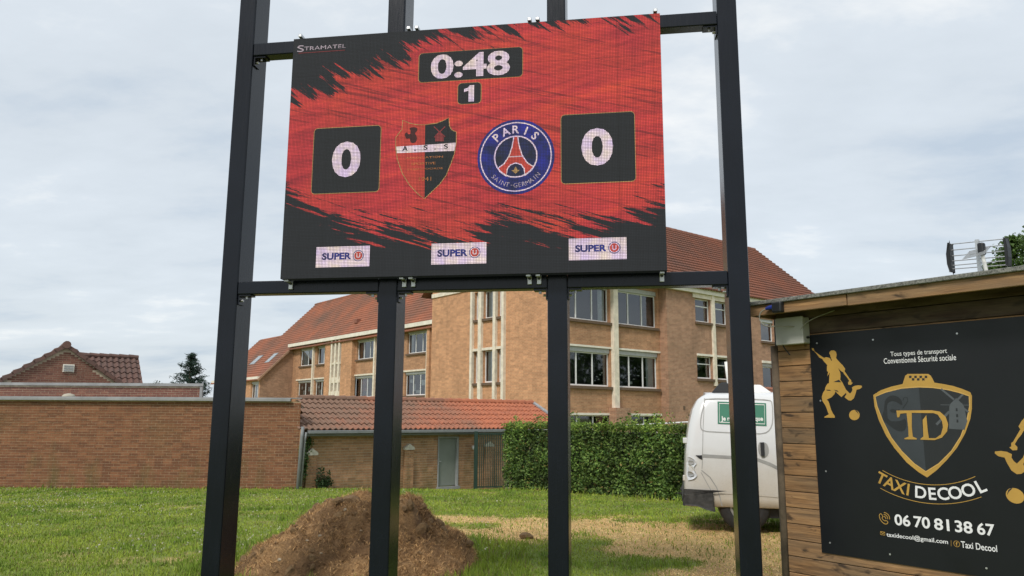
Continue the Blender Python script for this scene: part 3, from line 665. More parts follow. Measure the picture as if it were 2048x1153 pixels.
# the roof slope standing to its right
er = at_depth(220, 714, 29.); EF = Fr((er[0], er[1], -.9), HAn)
h2 = thing('house_extension', 'house extension with moss-dark pantile roof beside the gabled house', 'house', EF.o, HAn)
ex0, ex1 = EF.onY(105, 711)[0], EF.onY(277, 714)[0]; ez = EF.onY(220, 715)[1]; run = 2.1; dz = 1.45; sl = math.hypot(run, dz)
MB().box(ex0, ex1-.1, -run+.4, 2., 0, ez-dz+.1).build('wall', MAT['brick_house'], h2)
MB().prism([(ex1-.12, -run+.4, ez-dz+.1), (ex1-.12, 0, ez-.12), (ex1-.12, 2, ez-dz+.1)], (-.1, 0, 0)).build('gable', MAT['brick_house'], h2)
def pantile(tw, tl, amp=.03, th=.03, mat='tile_house', n=7):
    """one pantile, an S across its width, its lower edge thick"""
    mb = MB(); pr = [((i/(n-1)-.5)*tw*1.06, amp*math.sin(i/(n-1)*2*math.pi)) for i in range(n)]
    for (x, z), (x_, z_) in zip(pr, pr[1:]):
        mb.quad((x, 0, z+th), (x_, 0, z_+th), (x_, tl*1.06, z_), (x, tl*1.06, z)); mb.quad((x, 0, z-.005), (x_, 0, z_-.005), (x_, 0, z_+th), (x, 0, z+th))
    me = mb.mesh('roof_tile', fix=False); me.materials.append(MAT[mat]); return me
tw, tl = .20, sl/7; tm = pantile(tw, tl, .034, .04); ang = math.atan2(dz, run)
for c in range(int((ex1-ex0)/tw)):
    for r in range(7):
        s = r*tl; link('roof_tile', tm, None, h2, loc=(ex1-tw*(c+.5), -run+s*math.cos(ang), ez-dz+s*math.sin(ang)), rot=(ang+random.uniform(-.015, .015), 0, 0))
for c in range(int((ex1-ex0)/.33)): MB().tube([(ex1-.33*c, 0, ez+.03), (ex1-.33*c-.35, 0, ez+.055)], .09, 8).build('ridge_tile', MAT['tile_house'], h2)
MB().quad((ex0, 0, ez-.02), (ex1, 0, ez-.02), (ex1, 2.1, ez-dz), (ex0, 2.1, ez-dz)).build('rear_slope', MAT['tile_house'], h2)
MB().hexa([(ex0, -run, ez-dz-.05), (ex1-.02, -run, ez-dz-.05), (ex1-.02, 0, ez-.05), (ex0, 0, ez-.05), (ex0, -run, ez-dz-.03), (ex1-.02, -run, ez-dz-.03), (ex1-.02, 0, ez-.03), (ex0, 0, ez-.03)]).build('roof_deck', MAT['bark'], h2)

# ------------------------------------------------------------------ outbuilding with pantile roof
p = at_depth(599, 975, 21.3); OF = Fr((p[0], p[1], 0), BA)
ob = thing('outbuilding', 'low brick outbuilding with orange pantile roof, grey-green door and pointed stone pier caps', 'outbuilding', OF.o, BA)
ze = OF.onY(640, 861, -.32)[1]; RY = 1.55; zrg = OF.onY(830, 803, RY)[1]; xv = OF.onY(1064, 801, RY)[0]
xe = OF.onY(1130, 880, 0)[0]; zg = ze-.16
xd0, xd1 = OF.onY(875, 920, 0)[0], OF.onY(916, 920, 0)[0]; zd1 = OF.onY(895, 874, 0)[1]; zd0 = OF.onY(895, 975, 0)[1]
m = MB(); wall(m, 'y', .004, 0, xe, -1.3, ze+.15, [(xd0, xd1, zd0, zd1)], 1, .25); m.quad((xe, 0, -1.3), (xe, 3, -1.3), (xe, 3, ze+.2), (xe, 0, ze+.2)); m.build('wall', MAT['mortar_grey'], ob)
def in_wall(x, z):
    y = OF.world(x, 0, 0)[1]
    return z > gz(y)-.04
brick_field(ob, .0, min(xe, OF.onY(1010, 920, 0)[0]), -1.1, ze+.05, .004, 'brick_shed', inside=in_wall, prefer=lambda t: t[0], cut=(xd0, xd1, zd1), bh=.063, j=.012, bw=.225)
fm = MB(); fm.box(xd0, xd0+.03, -.03, .2, zd0, zd1); fm.box(xd1-.07, xd1, -.03, .2, zd0, zd1); fm.box(xd0+.03, xd1-.07, -.03, .2, zd1-.04, zd1); fr_ = fm.build('door_frame', MAT['door_frame'], ob)
dr = MB().box(xd0+.032, xd1-.072, .03, .07, zd0+.05, zd1-.042).build('door', MAT['door_green'], ob, bevel=.004)
MB().box(xd0+.035, xd0+.06, .0, .03, zd0+.68, zd0+.88).build('handle_plate', MAT['steel_galv'], dr); MB().box(xd0+.04, xd0+.12, -.03, .0, zd0+.78, zd0+.80).build('handle', MAT['steel_galv'], dr)
MB().box(xd0-.03, xd1+.02, -.12, .0, zd0-.05, zd0+.03).build('threshold', MAT['coping'], ob)
for px, ptop, pmid in ((623, 897, 911), (817.5, 888, 900), (978, 883, 893.5)):
    xc = OF.onY(px, 920, -.07)[0]; z1 = OF.onY(px, ptop, -.07)[1]; z2 = OF.onY(px, pmid, -.07)[1]; hw_ = .15
    pr_ = MB().box(xc-hw_+.012, xc+hw_-.012, -.085, -.018, -1.1, z2).build('pilaster', MAT['mortar_grey'], ob)
    i = 0; z = z2-.036
    while z > gz(OF.world(xc, 0, 0)[1])-.05:
        for (a, b) in (((-hw_, -.04), (-.03, hw_)) if i % 2 else ((-hw_, .03), (.04, hw_))): MB().box(xc+a, xc+b, -.10, -.02, z-.031, z+.031).build('brick', MAT['brick_shed'], pr_)
        z -= .075; i += 1
    MB().prism([(xc-hw_-.02, -.12, z2), (xc+hw_+.02, -.12, z2), (xc+hw_+.02, -.12, z2+(z1-z2)*.35), (xc, -.12, z1), (xc-hw_-.02, -.12, z2+(z1-z2)*.35)], (0, .13, 0)).build('cap', MAT['cap_stone'], ob)
run = RY+.32; dz = zrg-ze; sl = math.hypot(run, dz); ang = math.atan2(dz, run); tl = sl/6; tw = .172
tm = pantile(tw, tl, .026, .032, 'tile_orange')
xq = OF.onY(600, 800, RY)[0]; rf = MB().hexa([(0, -.30, ze-.03), (xv, -.30, ze-.03), (xv, RY, zrg-.03), (xq, RY, zrg-.03), (0, -.30, ze-.01), (xv, -.30, ze-.01), (xv, RY, zrg-.01), (xq, RY, zrg-.01)]).build('roof_deck', MAT['bark'], ob)
for r in range(6):
    s = r*tl; xs_0 = OF.onY(600, 830, -.32+(s+tl)*math.cos(ang))[0]
    for c in range(int((xv-xs_0)/tw)+1):
        link('roof_tile', tm, None, rf, loc=(xv-tw*(c+.5), -.32+s*math.cos(ang), ze+s*math.sin(ang)+.012), rot=(ang+random.uniform(-.02, .02), random.uniform(-.02, .02), random.uniform(-.012, .012)))
for c in range(int((xv-xq)/.36)+1):
    MB().tube([(xv-c*.36-.36, RY+.02, zrg+.015), (xv-c*.36+.03, RY+.02, zrg+.035)], [.095, .105], 9).build('ridge_tile', MAT['tile_orange'], rf)
MB().quad((xq, RY, zrg), (xv, RY, zrg), (xv, RY+1.8, ze), (xq, RY+1.8, ze)).build('rear_slope', MAT['tile_red'], rf)
MB().bar((xv+.05, RY, zrg+.05), (xv+.05, -.34, ze+.06), .14, .05).build('verge_flashing', MAT['lead'], rf)
gm = MB(); gpts = [(0., -.36, ze-.02), (xe*.5, -.36, ze-.028), (xe, -.36, ze-.03)]
gm.box(0, xe-.6, -.44, -.32, ze-.09, ze-.005); gm.box(0, xe-.6, -.30, .0, ze-.16, ze-.095); gm.build('gutter', MAT['zinc'], ob, bevel=.01)
pp = OF.onY(597, 920, -.25)[0]
MB().tube([(pp+.02, -.38, ze+.10), (pp, -.38, ze-.2), (pp-.05, -.36, -.9)], .045, 10).build('downpipe', MAT['zinc'], ob, smooth=True); MB().tube([(pp+.12, -.38, ze-.05), (pp+.10, -.36, ze-.25), (pp+.03, -.34, -.9)], .035, 10).build('downpipe', MAT['zinc'], ob, smooth=True)
xl_ = OF.onY(946, 882, 0)[0]; MB().box(xl_-.06, xl_+.03, -.10, 0, .55, .68).build('bulkhead_lamp', MAT['paper'], ob, bevel=.02)

# ------------------------------------------------------------------ gate
gp = at_depth(951, 975, 24.0); GF = Fr((gp[0], gp[1], 0), math.radians(10)); gzb = float(gz(gp[1]))
gt = thing('metal_gate', 'dark green metal gate of close vertical bars between outbuilding and hedge', 'gate', (gp[0], gp[1], gzb), GF.a)
gh = GF.onY(951, 863, 0)[1]-gzb; gw = GF.onY(1020, 920, 0)[0]
MB().box(-.055, .055, -.05, .05, -.1, gh).build('post', MAT['gate_green'], gt, bevel=.006)
MB().box(.06, gw, -.02, .02, gh-.10, gh-.06).build('rail', MAT['gate_green'], gt); MB().box(.06, gw, -.02, .02, .08, .12).build('rail', MAT['gate_green'], gt)
nb_ = int(gw/.058)
bar_me = MB().box(-.012, .012, -.012, .012, .121, gh-.101).mesh('bar'); bar_me.materials.append(MAT['gate_green'])
for i in range(1, nb_): link('bar', bar_me, None, gt, loc=(.06+i*.058, 0, 0))

# ------------------------------------------------------------------ LED scoreboard
p0 = at_depth(948, 560, 6.0); SF = Fr((p0[0], p0[1], 0), math.radians(-8.6))
sb = thing('scoreboard', 'large LED football scoreboard on four black steel posts showing 0:48 on red', 'scoreboard', SF.o, SF.a)
ss0 = (SF.onY(584.5, 79)[0]+SF.onY(564, 558.5)[0])/2; ss1 = (SF.onY(1321, 27)[0]+SF.onY(1333, 541)[0])/2; sz0, sz1 = 2.671, 4.796
SWd, SHt = ss1-ss0, sz1-sz0; PF = .13                           # PF: depth of the post fronts behind the screen face
pc = [float(SF.loc((0, 0, 0))[0]*0 + (-3.362+1.40*i)+1.19) for i in range(4)]
o_ = p0@SF.X; pc = [(-3.350+1.402*i)-o_ for i in range(4)]
for c in pc:
    pz = MB().box(c-.079, c+.079, PF, PF+.27, 0.012, 6.3).build('post', MAT['anthracite'], sb, bevel=.012, seg=2)
    MB().box(c-.17, c+.17, PF-.07, PF+.34, -.01, .015).build('base_plate', MAT['anthracite'], pz)
    for dx in (-.13, .13):
        for dy in (PF-.03, PF+.30): MB().tube([(c+dx, dy, .015), (c+dx, dy, .05)], .014, 6).build('anchor_bolt', MAT['bolt'], pz)
for a, b in zip(pc, pc[1:]):
    for z0, z1 in ((2.572, 2.684), (4.738, 4.856)):
        bm_ = MB().box(a+.081, b-.081, PF+.004, PF+.125, z0, z1).build('beam', MAT['anthracite'], sb, bevel=.008, seg=2)
        for x, s in ((a+.081, 1), (b-.081, -1)):
            MB().box(min(x, x+s*.11), max(x, x+s*.11), PF+.02, PF+.11, z0-.014, z0-.001).build('angle_cleat', MAT['anthracite'], bm_)
            MB().box(min(x, x+s*.012), max(x, x+s*.012), PF+.02, PF+.11, z0-.085, z0-.0145).build('angle_cleat', MAT['anthracite'], bm_)
            MB().tube([(x+s*.06, PF+.05, z0-.014), (x+s*.06, PF+.05, z0-.036)], .012, 6).build('bolt', MAT['bolt'], bm_); MB().tube([(x+s*.012, PF+.05, z0-.05), (x+s*.035, PF+.05, z0-.05)], .011, 6).build('bolt', MAT['bolt'], bm_)
for px in (581, 808, 826, 1059, 1078, 1324):
    x = SF.onY(px, 562, PF-.02)[0]
    br_ = MB().box(x-.018, x+.018, PF-.016, PF+.0, 2.603, 2.690).build('clamp', MAT['steel_galv'], sb, bevel=.003); MB().box(x-.017, x+.017, .03, PF-.017, 2.655, 2.6685).build('clamp_arm', MAT['steel_galv'], br_)
    MB().tube([(x, PF-.0165, 2.652), (x, PF-.028, 2.652)], .0125, 10).build('bolt', MAT['black_plastic'], br_)
for px, py in ((605, 75), (820, 60), (836, 60), (1060, 43), (1076, 41), (1310, 22)):
    x = SF.onY(px, py, PF)[0]; MB().box(x-.016, x+.016, PF-.055, PF+.02, 4.8565, 4.886).build('clip', MAT['steel_galv'], sb, bevel=.004)
LP = .0125
def led_factor(k, lv=.60):
    """brightness of the diodes: rows and columns differ a little, dark gaps between them, faint seams between modules"""
    o = k.xyz(k.coord('Object')); ci, ri = k.math('FLOOR', k.math('DIVIDE', o[0], LP)), k.math('FLOOR', k.math('DIVIDE', o[2], LP))
    w1 = k.n('ShaderNodeTexWhiteNoise', noise_dimensions='3D'); k.l(k.comb(ci, 1., 0.), w1.inputs['Vector']); w2 = k.n('ShaderNodeTexWhiteNoise', noise_dimensions='3D'); k.l(k.comb(0., 2., ri), w2.inputs['Vector'])
    w3 = k.n('ShaderNodeTexWhiteNoise', noise_dimensions='3D'); k.l(k.comb(ci, 3., ri), w3.inputs['Vector'])
    v = k.math('ADD', lv*.78, k.math('MULTIPLY', k.math('ADD', k.math('ADD', w1.outputs[0], w2.outputs[0]), k.math('MULTIPLY', w3.outputs[0], .5)), lv*.18))
    fx = k.math('ABSOLUTE', k.math('SUBTRACT', k.math('FRACT', k.math('DIVIDE', o[0], LP)), .5)); fz = k.math('ABSOLUTE', k.math('SUBTRACT', k.math('FRACT', k.math('DIVIDE', o[2], LP)), .5))
    gap = k.math('SUBTRACT', 1.42, k.math('MULTIPLY', k.math('GREATER_THAN', k.math('MAXIMUM', fx, fz), .33), .95))
    mx_ = k.math('ABSOLUTE', k.math('SUBTRACT', k.math('FRACT', k.math('DIVIDE', o[0], SWd/9)), .5)); mz_ = k.math('ABSOLUTE', k.math('SUBTRACT', k.math('FRACT', k.math('DIVIDE', o[2], SHt/6)), .5))
    seam = k.math('SUBTRACT', 1., k.math('MULTIPLY', k.math('GREATER_THAN', k.math('MAXIMUM', mx_, mz_), .490), .22))
    return k.math('MULTIPLY', k.math('MULTIPLY', v, gap), seam), o
def led(name, c, c2=None, st=1.):
    k = NT(name); f, o = led_factor(k); k.set(Base_Color=(.011, .011, .012, 1), Roughness=.8, Specular_IOR_Level=.25)
    n = k.noise(k.coord('Object'), 7, 3, .6); base = k.mix(k.ramp(n, (.35, 0.), (.65, 1.)), c, c2 or c)
    x = k.n('ShaderNodeVectorMath', operation='SCALE'); k.l(base, x.inputs[0]); k.l(f, x.inputs['Scale']); k.l(x.outputs[0], k.p.inputs['Emission Color']); k.p.inputs['Emission Strength'].default_value = st
    MAT[name] = k.m; return k.m
led('led_black', (.012, .014, .016)); led('led_white', (.64, .50, .70), (.76, .62, .54)); led('led_yellow', (.36, .22, .08)); led('led_blue', (.012, .017, .07), (.018, .022, .24)); led('led_navy', (.012, .016, .03), (.015, .02, .09))
led('led_red', (.46, .05, .035)); led('led_ink', (.03, .03, .09), (.02, .03, .25)); led('led_dimred', (.22, .035, .035)); led('led_dark', (.05, .012, .012)); led('led_grey', (.40, .33, .36)); led('led_orange', (.42, .16, .05))
k = NT('led_picture'); f, o = led_factor(k); sx = k.math('DIVIDE', o[0], SWd); tz = k.math('SUBTRACT', 1., k.math('DIVIDE', o[2], SHt))
def curve(pts):
    n = k.n('ShaderNodeFloatCurve'); k.l(sx, n.inputs['Value']); c = n.mapping.curves[0]
    while len(c.points) < len(pts): c.points.new(.5, .5)
    for q, (a, b) in zip(c.points, pts): q.location = (a, b); q.handle_type = 'VECTOR'
    n.mapping.update(); return n.outputs[0]
T = curve([(0, .29), (.05, .25), (.10, .22), (.14, .18), (.2, .17), (.27, .13), (.33, .10), (.37, .05), (.42, .04), (.47, .06), (.53, .03), (.6, .04), (.68, .01), (.75, 0), (1, 0)])
B = curve([(0, .62), (.06, .70), (.12, .75), (.2, .80), (.26, .82), (.29, .78), (.34, .78), (.42, .82), (.5, .84), (.54, .83), (.57, .78), (.66, .78), (.74, .81), (.84, .83), (.9, .81), (.93, .76), (1, .72)])
def streak(deg, la, lc, seed, detail=4, rough=.62):
    c_, s_ = math.cos(math.radians(deg)), math.sin(math.radians(deg)); u = k.math('MULTIPLY', sx, 1.476)
    al = k.math('ADD', k.math('MULTIPLY', u, c_), k.math('MULTIPLY', tz, s_)); ac = k.math('ADD', k.math('MULTIPLY', u, -s_), k.math('MULTIPLY', tz, c_))
    return k.noise(k.comb(k.math('ADD', k.math('MULTIPLY', al, la), seed), k.math('MULTIPLY', ac, lc), seed), 1., detail, rough)
nT = streak(38, 3.2, 38, 3.3, 6, .68); nB = streak(18, 3.0, 44, 8.1, 6, .68); nI = streak(-14, 2.2, 26, 5.7)
top = k.math('ADD', k.math('SUBTRACT', tz, T), k.math('MULTIPLY', k.math('SUBTRACT', nT, .48), .55))
bot = k.math('ADD', k.math('SUBTRACT', B, tz), k.math('MULTIPLY', k.math('SUBTRACT', nB, .47), .62))
msk = k.math('MULTIPLY', k.ramp(top, (.0, 0.), (.02, 1.)), k.ramp(bot, (.0, 0.), (.02, 1.)))
nD = streak(16, 2.0, 60, 12.3, 5, .7); rc_ = k.ramp(nI, (.25, (.27, .020, .028)), (.5, (.49, .036, .040)), (.75, (.62, .060, .036)))
om = k.noise(k.coord('Object'), 1.5, 2, .5); rc_ = k.mix(k.math('MULTIPLY', k.ramp(om, (.45, 0.), (.7, 1.)), .4), rc_, (.56, .07, .022))
rc_ = k.mix(k.math('MULTIPLY', k.ramp(nD, (.54, 0.), (.64, 1.)), .65), rc_, (.10, .015, .018)); cc = k.mix(msk, (.012, .014, .017), rc_)
x = k.n('ShaderNodeVectorMath', operation='SCALE'); k.l(cc, x.inputs[0]); k.l(f, x.inputs['Scale']); k.l(x.outputs[0], k.p.inputs['Emission Color']); k.p.inputs['Emission Strength'].default_value = 1.
k.set(Base_Color=(.011, .011, .012, 1), Roughness=.8, Specular_IOR_Level=.25); MAT['led_picture'] = k.m
scr = MB().box(0, SWd, .0, .095, 0, SHt).build('screen', MAT['led_picture'], sb, loc=(ss0, 0, sz0), label='LED screen with red brush-stroke picture, scores and club crests')
def sc(px, py): a, b = SF.onY(px, py); return a-ss0, b-sz0
def rct(tl, tr, br, bl):
    a, b, c, d = sc(*tl), sc(*tr), sc(*br), sc(*bl); return (a[0]+d[0])/2, (b[0]+c[0])/2, (c[1]+d[1])/2, (a[1]+b[1])/2
for q in (((836, 108), (1046, 93), (1046, 153), (838, 168)), ((915, 167), (963, 164), (963, 208), (915, 210)), ((628, 258), (762, 250), (760, 383), (622, 391)), ((1121, 231), (1270, 222), (1272, 362), (1122, 371))):
    s0, s1, z0, z1 = rct(*q)
    flat(MB(), rrect(s0, s1, z0, z1, .035), -.0015).build('panel_border', MAT['led_yellow'], scr, fix=False); flat(MB(), rrect(s0+.005, s1-.005, z0+.005, z1-.005, .031), -.003).build('panel', MAT['led_black'], scr, fix=False)
def stext(name, body, q, mat, bold=.03, y=-.0045, **kw):
    s0, s1, z0, z1 = rct(*q); text_rect(MB(), body, s0, s1, z0, z1, y, bold, **kw).build(name, MAT[mat], scr, fix=False)
stext('clock_digits', '0:48', ((862, 111), (1020, 101), (1020, 150), (862, 160)), 'led_white', .028)
s0, s1, z0, z1 = rct((927, 172), (950, 171), (950, 203), (927, 205)); flat(MB(), [(s0+(s1-s0)*a, z0+(z1-z0)*b) for a, b in ((.45, 0), (.92, 0), (.92, 1), (.55, 1), (.38, .86), (.05, .78), (.05, .60), (.45, .66))], -.0045).build('period_digit', MAT['led_white'], scr, fix=False)
stext('score_digit', '0', ((665, 286), (722, 282), (721, 353), (664, 357)), 'led_white', .034)
stext('score_digit', '0', ((1163, 259), (1226, 255), (1226, 330), (1163, 334)), 'led_white', .034)
stext('maker_lettering', 'TRAMATEL', ((609, 94), (692, 89), (692, 97), (609, 101)), 'led_grey', .0, y=-.002)
stext('maker_lettering', 'S', ((595, 92), (608, 91), (608, 104), (595, 105)), 'led_grey', .0, y=-.002)
s0, s1, z0, z1 = rct((597, 106), (690, 101), (690, 102.5), (597, 107.5)); flat(MB(), [(s0, z0), (s1, z0), (s1, z1), (s0, z1)], -.002).build('maker_underline', MAT['led_dimred'], scr, fix=False)
for q in (((633, 497), (740, 490), (739, 532), (632, 537)), ((863, 489), (973, 484), (973, 526), (863, 531)), ((1137, 480), (1253, 473), (1253, 517), (1138, 523))):
    s0, s1, z0, z1 = rct(*q); w, h = s1-s0, z1-z0
    flat(MB(), [(s0, z0), (s1, z0), (s1, z1), (s0, z1)], -.002).build('sponsor_panel', MAT['led_white'], scr, fix=False)
    text_rect(MB(), 'SUPER', s0+w*.11, s0+w*.66, z0+h*.36, z0+h*.70, -.004, .045).build('sponsor_lettering', MAT['led_ink'], scr, fix=False)
    cx, cz, r = s0+w*.79, z0+h*.53, h*.27
    disc(MB(), cx, cz, r, -.0035, 28, r2=r*.88).build('sponsor_ring', MAT['led_ink'], scr, fix=False); disc(MB(), cx, cz, r*.74, -.004, 24).build('sponsor_disc', MAT['led_red'], scr, fix=False)
    text_rect(MB(), 'U', cx-r*.36, cx+r*.36, cz-r*.42, cz+r*.42, -.0055, .03).build('sponsor_letter', MAT['led_white'], scr, fix=False)
# crest of the home club
def c1(a, b): return sc(780+a/6.0235, 220+b/6.0235)
shp = [(155, 130), (240, 165), (340, 185), (425, 184), (560, 165), (640, 135), (710, 100), (720, 200), (745, 245), (800, 270), (800, 400), (775, 540), (740, 640), (680, 790), (600, 900), (415, 1075), (330, 1010), (230, 900), (150, 770), (90, 600), (70, 450), (70, 340), (110, 285), (145, 240)]
flat(MB(), [c1(*p) for p in shp], -.0015).build('crest_field', MAT['led_red'], scr, fix=False)
stroke(MB(), [c1(*p) for p in shp], .007, -.005, True).build('crest_outline', MAT['led_yellow'], scr, fix=False)
rh = [(425, 184), (560, 165), (640, 135), (710, 100), (720, 200), (745, 245), (800, 270), (800, 400), (775, 540), (740, 640), (680, 790), (600, 900), (415, 1075)]
flat(MB(), [c1(*p) for p in rh], -.003).build('crest_half', MAT['led_black'], scr, fix=False)
flat(MB(), [c1(*p) for p in ((72, 448), (800, 398), (788, 498), (80, 525))], -.004).build('crest_band', MAT['led_white'], scr, fix=False)
for ch, a, b, w, h in (('A', 148, 500, 70, 62), ('.', 295, 497, 18, 16), ('S', 405, 487, 52, 60), ('.', 535, 484, 18, 16), ('S', 650, 474, 50, 58)):
    q0 = c1(a, b); q1 = c1(a+w, b-h); text_rect(MB(), ch, q0[0], q1[0], q0[1], q1[1], -.0055, .03).build('crest_letter', MAT['led_black'], scr, fix=False)
for body, a0, a1, b, h in (('ASSOCIATION', 190, 640, 600, 44), ('SPORTIVE', 260, 550, 670, 42), ('STEENVOORDE', 210, 640, 735, 40), ('1941', 350, 500, 862, 52)):
    q0 = c1(a0, b); q1 = c1(a1, b-h); text_rect(MB(), body, q0[0], q1[0], q0[1], q1[1], -.0055, .0).build('crest_lettering', MAT['led_orange'], scr, fix=False)
lion = [(230, 215), (330, 210), (330, 260), (300, 285), (330, 330), (320, 390), (270, 410), (245, 385), (240, 345), (195, 355), (175, 300), (200, 265), (225, 300), (250, 290), (250, 255)]
flat(MB(), smooth_closed([c1(*p) for p in lion], 1), -.003).build('crest_beast', MAT['led_dark'], scr, fix=False)
flat(MB(), [c1(*p) for p in ((545, 385), (548, 310), (595, 262), (645, 308), (648, 383))], -.0045).build('crest_mill', MAT['led_dimred'], scr, fix=False)
for a, b in (((530, 205), (665, 330)), ((665, 205), (535, 335))): stroke(MB(), [c1(*a), c1(*b)], .009, -.005).build('crest_mill_sail', MAT['led_dimred'], scr, fix=False)
# crest of the visiting club
cx, cz = sc(1031.5, 314); R_ = (sc(1109, 310)[0]-sc(954.5, 318)[0])/2
disc(MB(), cx, cz, R_, -.0015, 64).build('crest_disc', MAT['led_blue'], scr, fix=False); disc(MB(), cx, cz, R_*.93, -.0035, 64, r2=R_*.90).build('crest_ring', MAT['led_white'], scr, fix=False)
disc(MB(), cx, cz, R_*.55, -.003, 48).build('crest_center', MAT['led_navy'], scr, fix=False); disc(MB(), cx, cz, R_*.565, -.005, 48, r2=R_*.53).build('crest_ring', MAT['led_white'], scr, fix=False)
tw_ = [(-.05, .54), (.05, .54), (.09, .28), (.17, .02), (.30, -.18), (.47, -.30), (.40, -.39), (.24, -.52)]; tw_ += [(.22, -.33), (.14, -.22), (0, -.17)]; tw_ += [(-a, b) for a, b in reversed(tw_[:-1])]
TW = [(cx+a*R_, cz+b*R_) for a, b in tw_]
flat(MB(), TW, -.004).build('crest_tower', MAT['led_red'], scr, fix=False); stroke(MB(), TW, .009, -.0055, True).build('crest_tower_outline', MAT['led_white'], scr, fix=False)
stroke(MB(), [(cx-.2*R_, cz+.0*R_), (cx+.2*R_, cz+.0*R_)], .008, -.0055).build('crest_tower_line', MAT['led_white'], scr, fix=False)
flat(MB(), [(cx+a*R_, cz+b*R_) for a, b in ((0, -.26), (.05, -.36), (.11, -.36), (.04, -.42), (0, -.46), (-.04, -.42), (-.11, -.36), (-.05, -.36))], -.0045).build('crest_lily', MAT['led_yellow'], scr, fix=False)
text_arc(MB(), 'PARIS', cx, cz, R_*.62, 133, 47, R_*.22, -.005, .02).build('crest_lettering', MAT['led_white'], scr, fix=False)
text_arc(MB(), 'SAINT-GERMAIN', cx, cz, R_*.82, 222, 318, R_*.12, -.005, .0, flip=True).build('crest_lettering', MAT['led_grey'], scr, fix=False)

# ------------------------------------------------------------------ wooden hut
k = NT('plank'); oi = k.n('ShaderNodeObjectInfo'); o = k.coord('Object'); rv = k.comb(k.math('MULTIPLY', oi.outputs['Random'], 31.), k.math('MULTIPLY', oi.outputs['Random'], 57.), k.math('MULTIPLY', oi.outputs['Random'], 13.))
ad = k.n('ShaderNodeVectorMath', operation='ADD'); k.l(o, ad.inputs[0]); k.l(rv, ad.inputs[1]); v = ad.outputs[0]
gr = k.noise(k.mapping(v, (2.2, 8, 42)), 1., 6, .65, 1.2); kn = k.noise(k.mapping(v, (5, 6, 12)), 1., 3, .5, .6); gy = k.noise(k.mapping(v, (1.3, 3, 6)), 1., 4, .6)
c = k.ramp(gr, (.25, (.11, .056, .025)), (.5, (.34, .182, .076)), (.75, (.54, .315, .14)))
c = k.mix(k.math('MULTIPLY', k.ramp(gy, (.40, 0.), (.66, 1.)), .6), c, (.19, .145, .095)); c = k.mix(k.math('MULTIPLY', k.ramp(kn, (.58, 0.), (.67, 1.)), .85), c, (.035, .022, .014))
fine = k.noise(k.mapping(v, (4, 20, 180)), 1., 3, .6); c = k.mix(.35, c, k.ramp(fine, (.3, .35), (.7, 1.)), 'MULTIPLY')
br = k.math('ADD', .8, k.math('MULTIPLY', oi.outputs['Random'], .4)); xx = k.n('ShaderNodeVectorMath', operation='SCALE'); k.l(c, xx.inputs[0]); k.l(br, xx.inputs['Scale'])
k.col(xx.outputs[0]); k.set(Roughness=.82); k.bump(k.math('ADD', gr, k.math('MULTIPLY', fine, .5)), .4, .004); MAT['plank'] = k.m
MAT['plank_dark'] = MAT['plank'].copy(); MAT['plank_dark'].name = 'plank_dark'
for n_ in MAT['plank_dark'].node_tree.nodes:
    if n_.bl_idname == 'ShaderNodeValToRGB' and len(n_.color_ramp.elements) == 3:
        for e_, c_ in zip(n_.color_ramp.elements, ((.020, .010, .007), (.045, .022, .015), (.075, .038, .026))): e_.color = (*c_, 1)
k = NT('felt'); pos = k.coord('Position'); n = k.noise(pos, 60, 4, .8); k.col(k.ramp(n, (.35, (.06, .062, .058)), (.65, (.28, .28, .255)))); k.set(Roughness=.95); k.bump(n, .6, .01); MAT['felt'] = k.m
dh = np.array([.608, -.794]); hp = at_depth(1600, 1000, 6.2); HF = Fr((hp[0], hp[1], 0), math.atan2(dh[1], dh[0]))
hut = thing('wooden_hut', 'brown horizontal plank hut with overhanging felt roof at the edge of the field', 'hut', HF.o, HF.a)
PP = .1228; xh0 = -.115; xh1 = 3.6; ovh = .30
ztop = HF.onY(1693, 583, -ovh)[1]; zfb = HF.onY(1693, 611, -ovh)[1]; xf0 = HF.onY(1499, 620, -ovh)[0]; xj = HF.onY(1693, 597, -ovh)[0]
zref = .989; n0 = int(zref/PP); zz = zref-n0*PP-PP
while zz < zfb+.05:
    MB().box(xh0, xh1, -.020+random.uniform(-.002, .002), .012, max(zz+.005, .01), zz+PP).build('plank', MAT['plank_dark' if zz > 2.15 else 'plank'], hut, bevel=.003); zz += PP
MB().box(xh0-.045, xh1, .013, .05, .0, zfb+.04).build('inner_wall', MAT['black_plastic'], hut)
MB().box(xh0, xh0+.05, .051, 2.4, .0, zfb+.05).build('side_wall', MAT['plank'], hut); MB().box(xh0, xh1, 2.4, 2.45, 0, zfb+.05).build('rear_wall', MAT['plank'], hut); MB().box(xh1-.05, xh1, .051, 2.4, .0, zfb+.05).build('side_wall', MAT['plank'], hut)
ztp = HF.onY(1556, 692, -.02)[1]; xp = HF.onY(1557, 900, -.02)[0]
MB().tube([(xp, .0, -.02), (xp+.004, .0, ztp*.5), (xp, .0, ztp)], .033, 12).build('corner_pole', MAT['bark'], hut, smooth=True)
MB().box(xf0, xj-.004, -ovh, -ovh+.03, zfb, ztop-.02).build('fascia_board', MAT['plank'], hut, bevel=.003); MB().box(xj+.004, xh1+.2, -ovh, -ovh+.03, zfb-.004, ztop-.018).build('fascia_board', MAT['plank'], hut, bevel=.003)
MB().box(xf0, xf0+.03, -ovh+.031, 2.7, zfb, ztop-.02).build('barge_board', MAT['plank'], hut)
plain('soffit_dark', (.035, .028, .022), .8); MB().box(xf0+.031, xh1+.2, -ovh+.031, 2.7, zfb+.07, zfb+.09).build('soffit', MAT['soffit_dark'], hut)
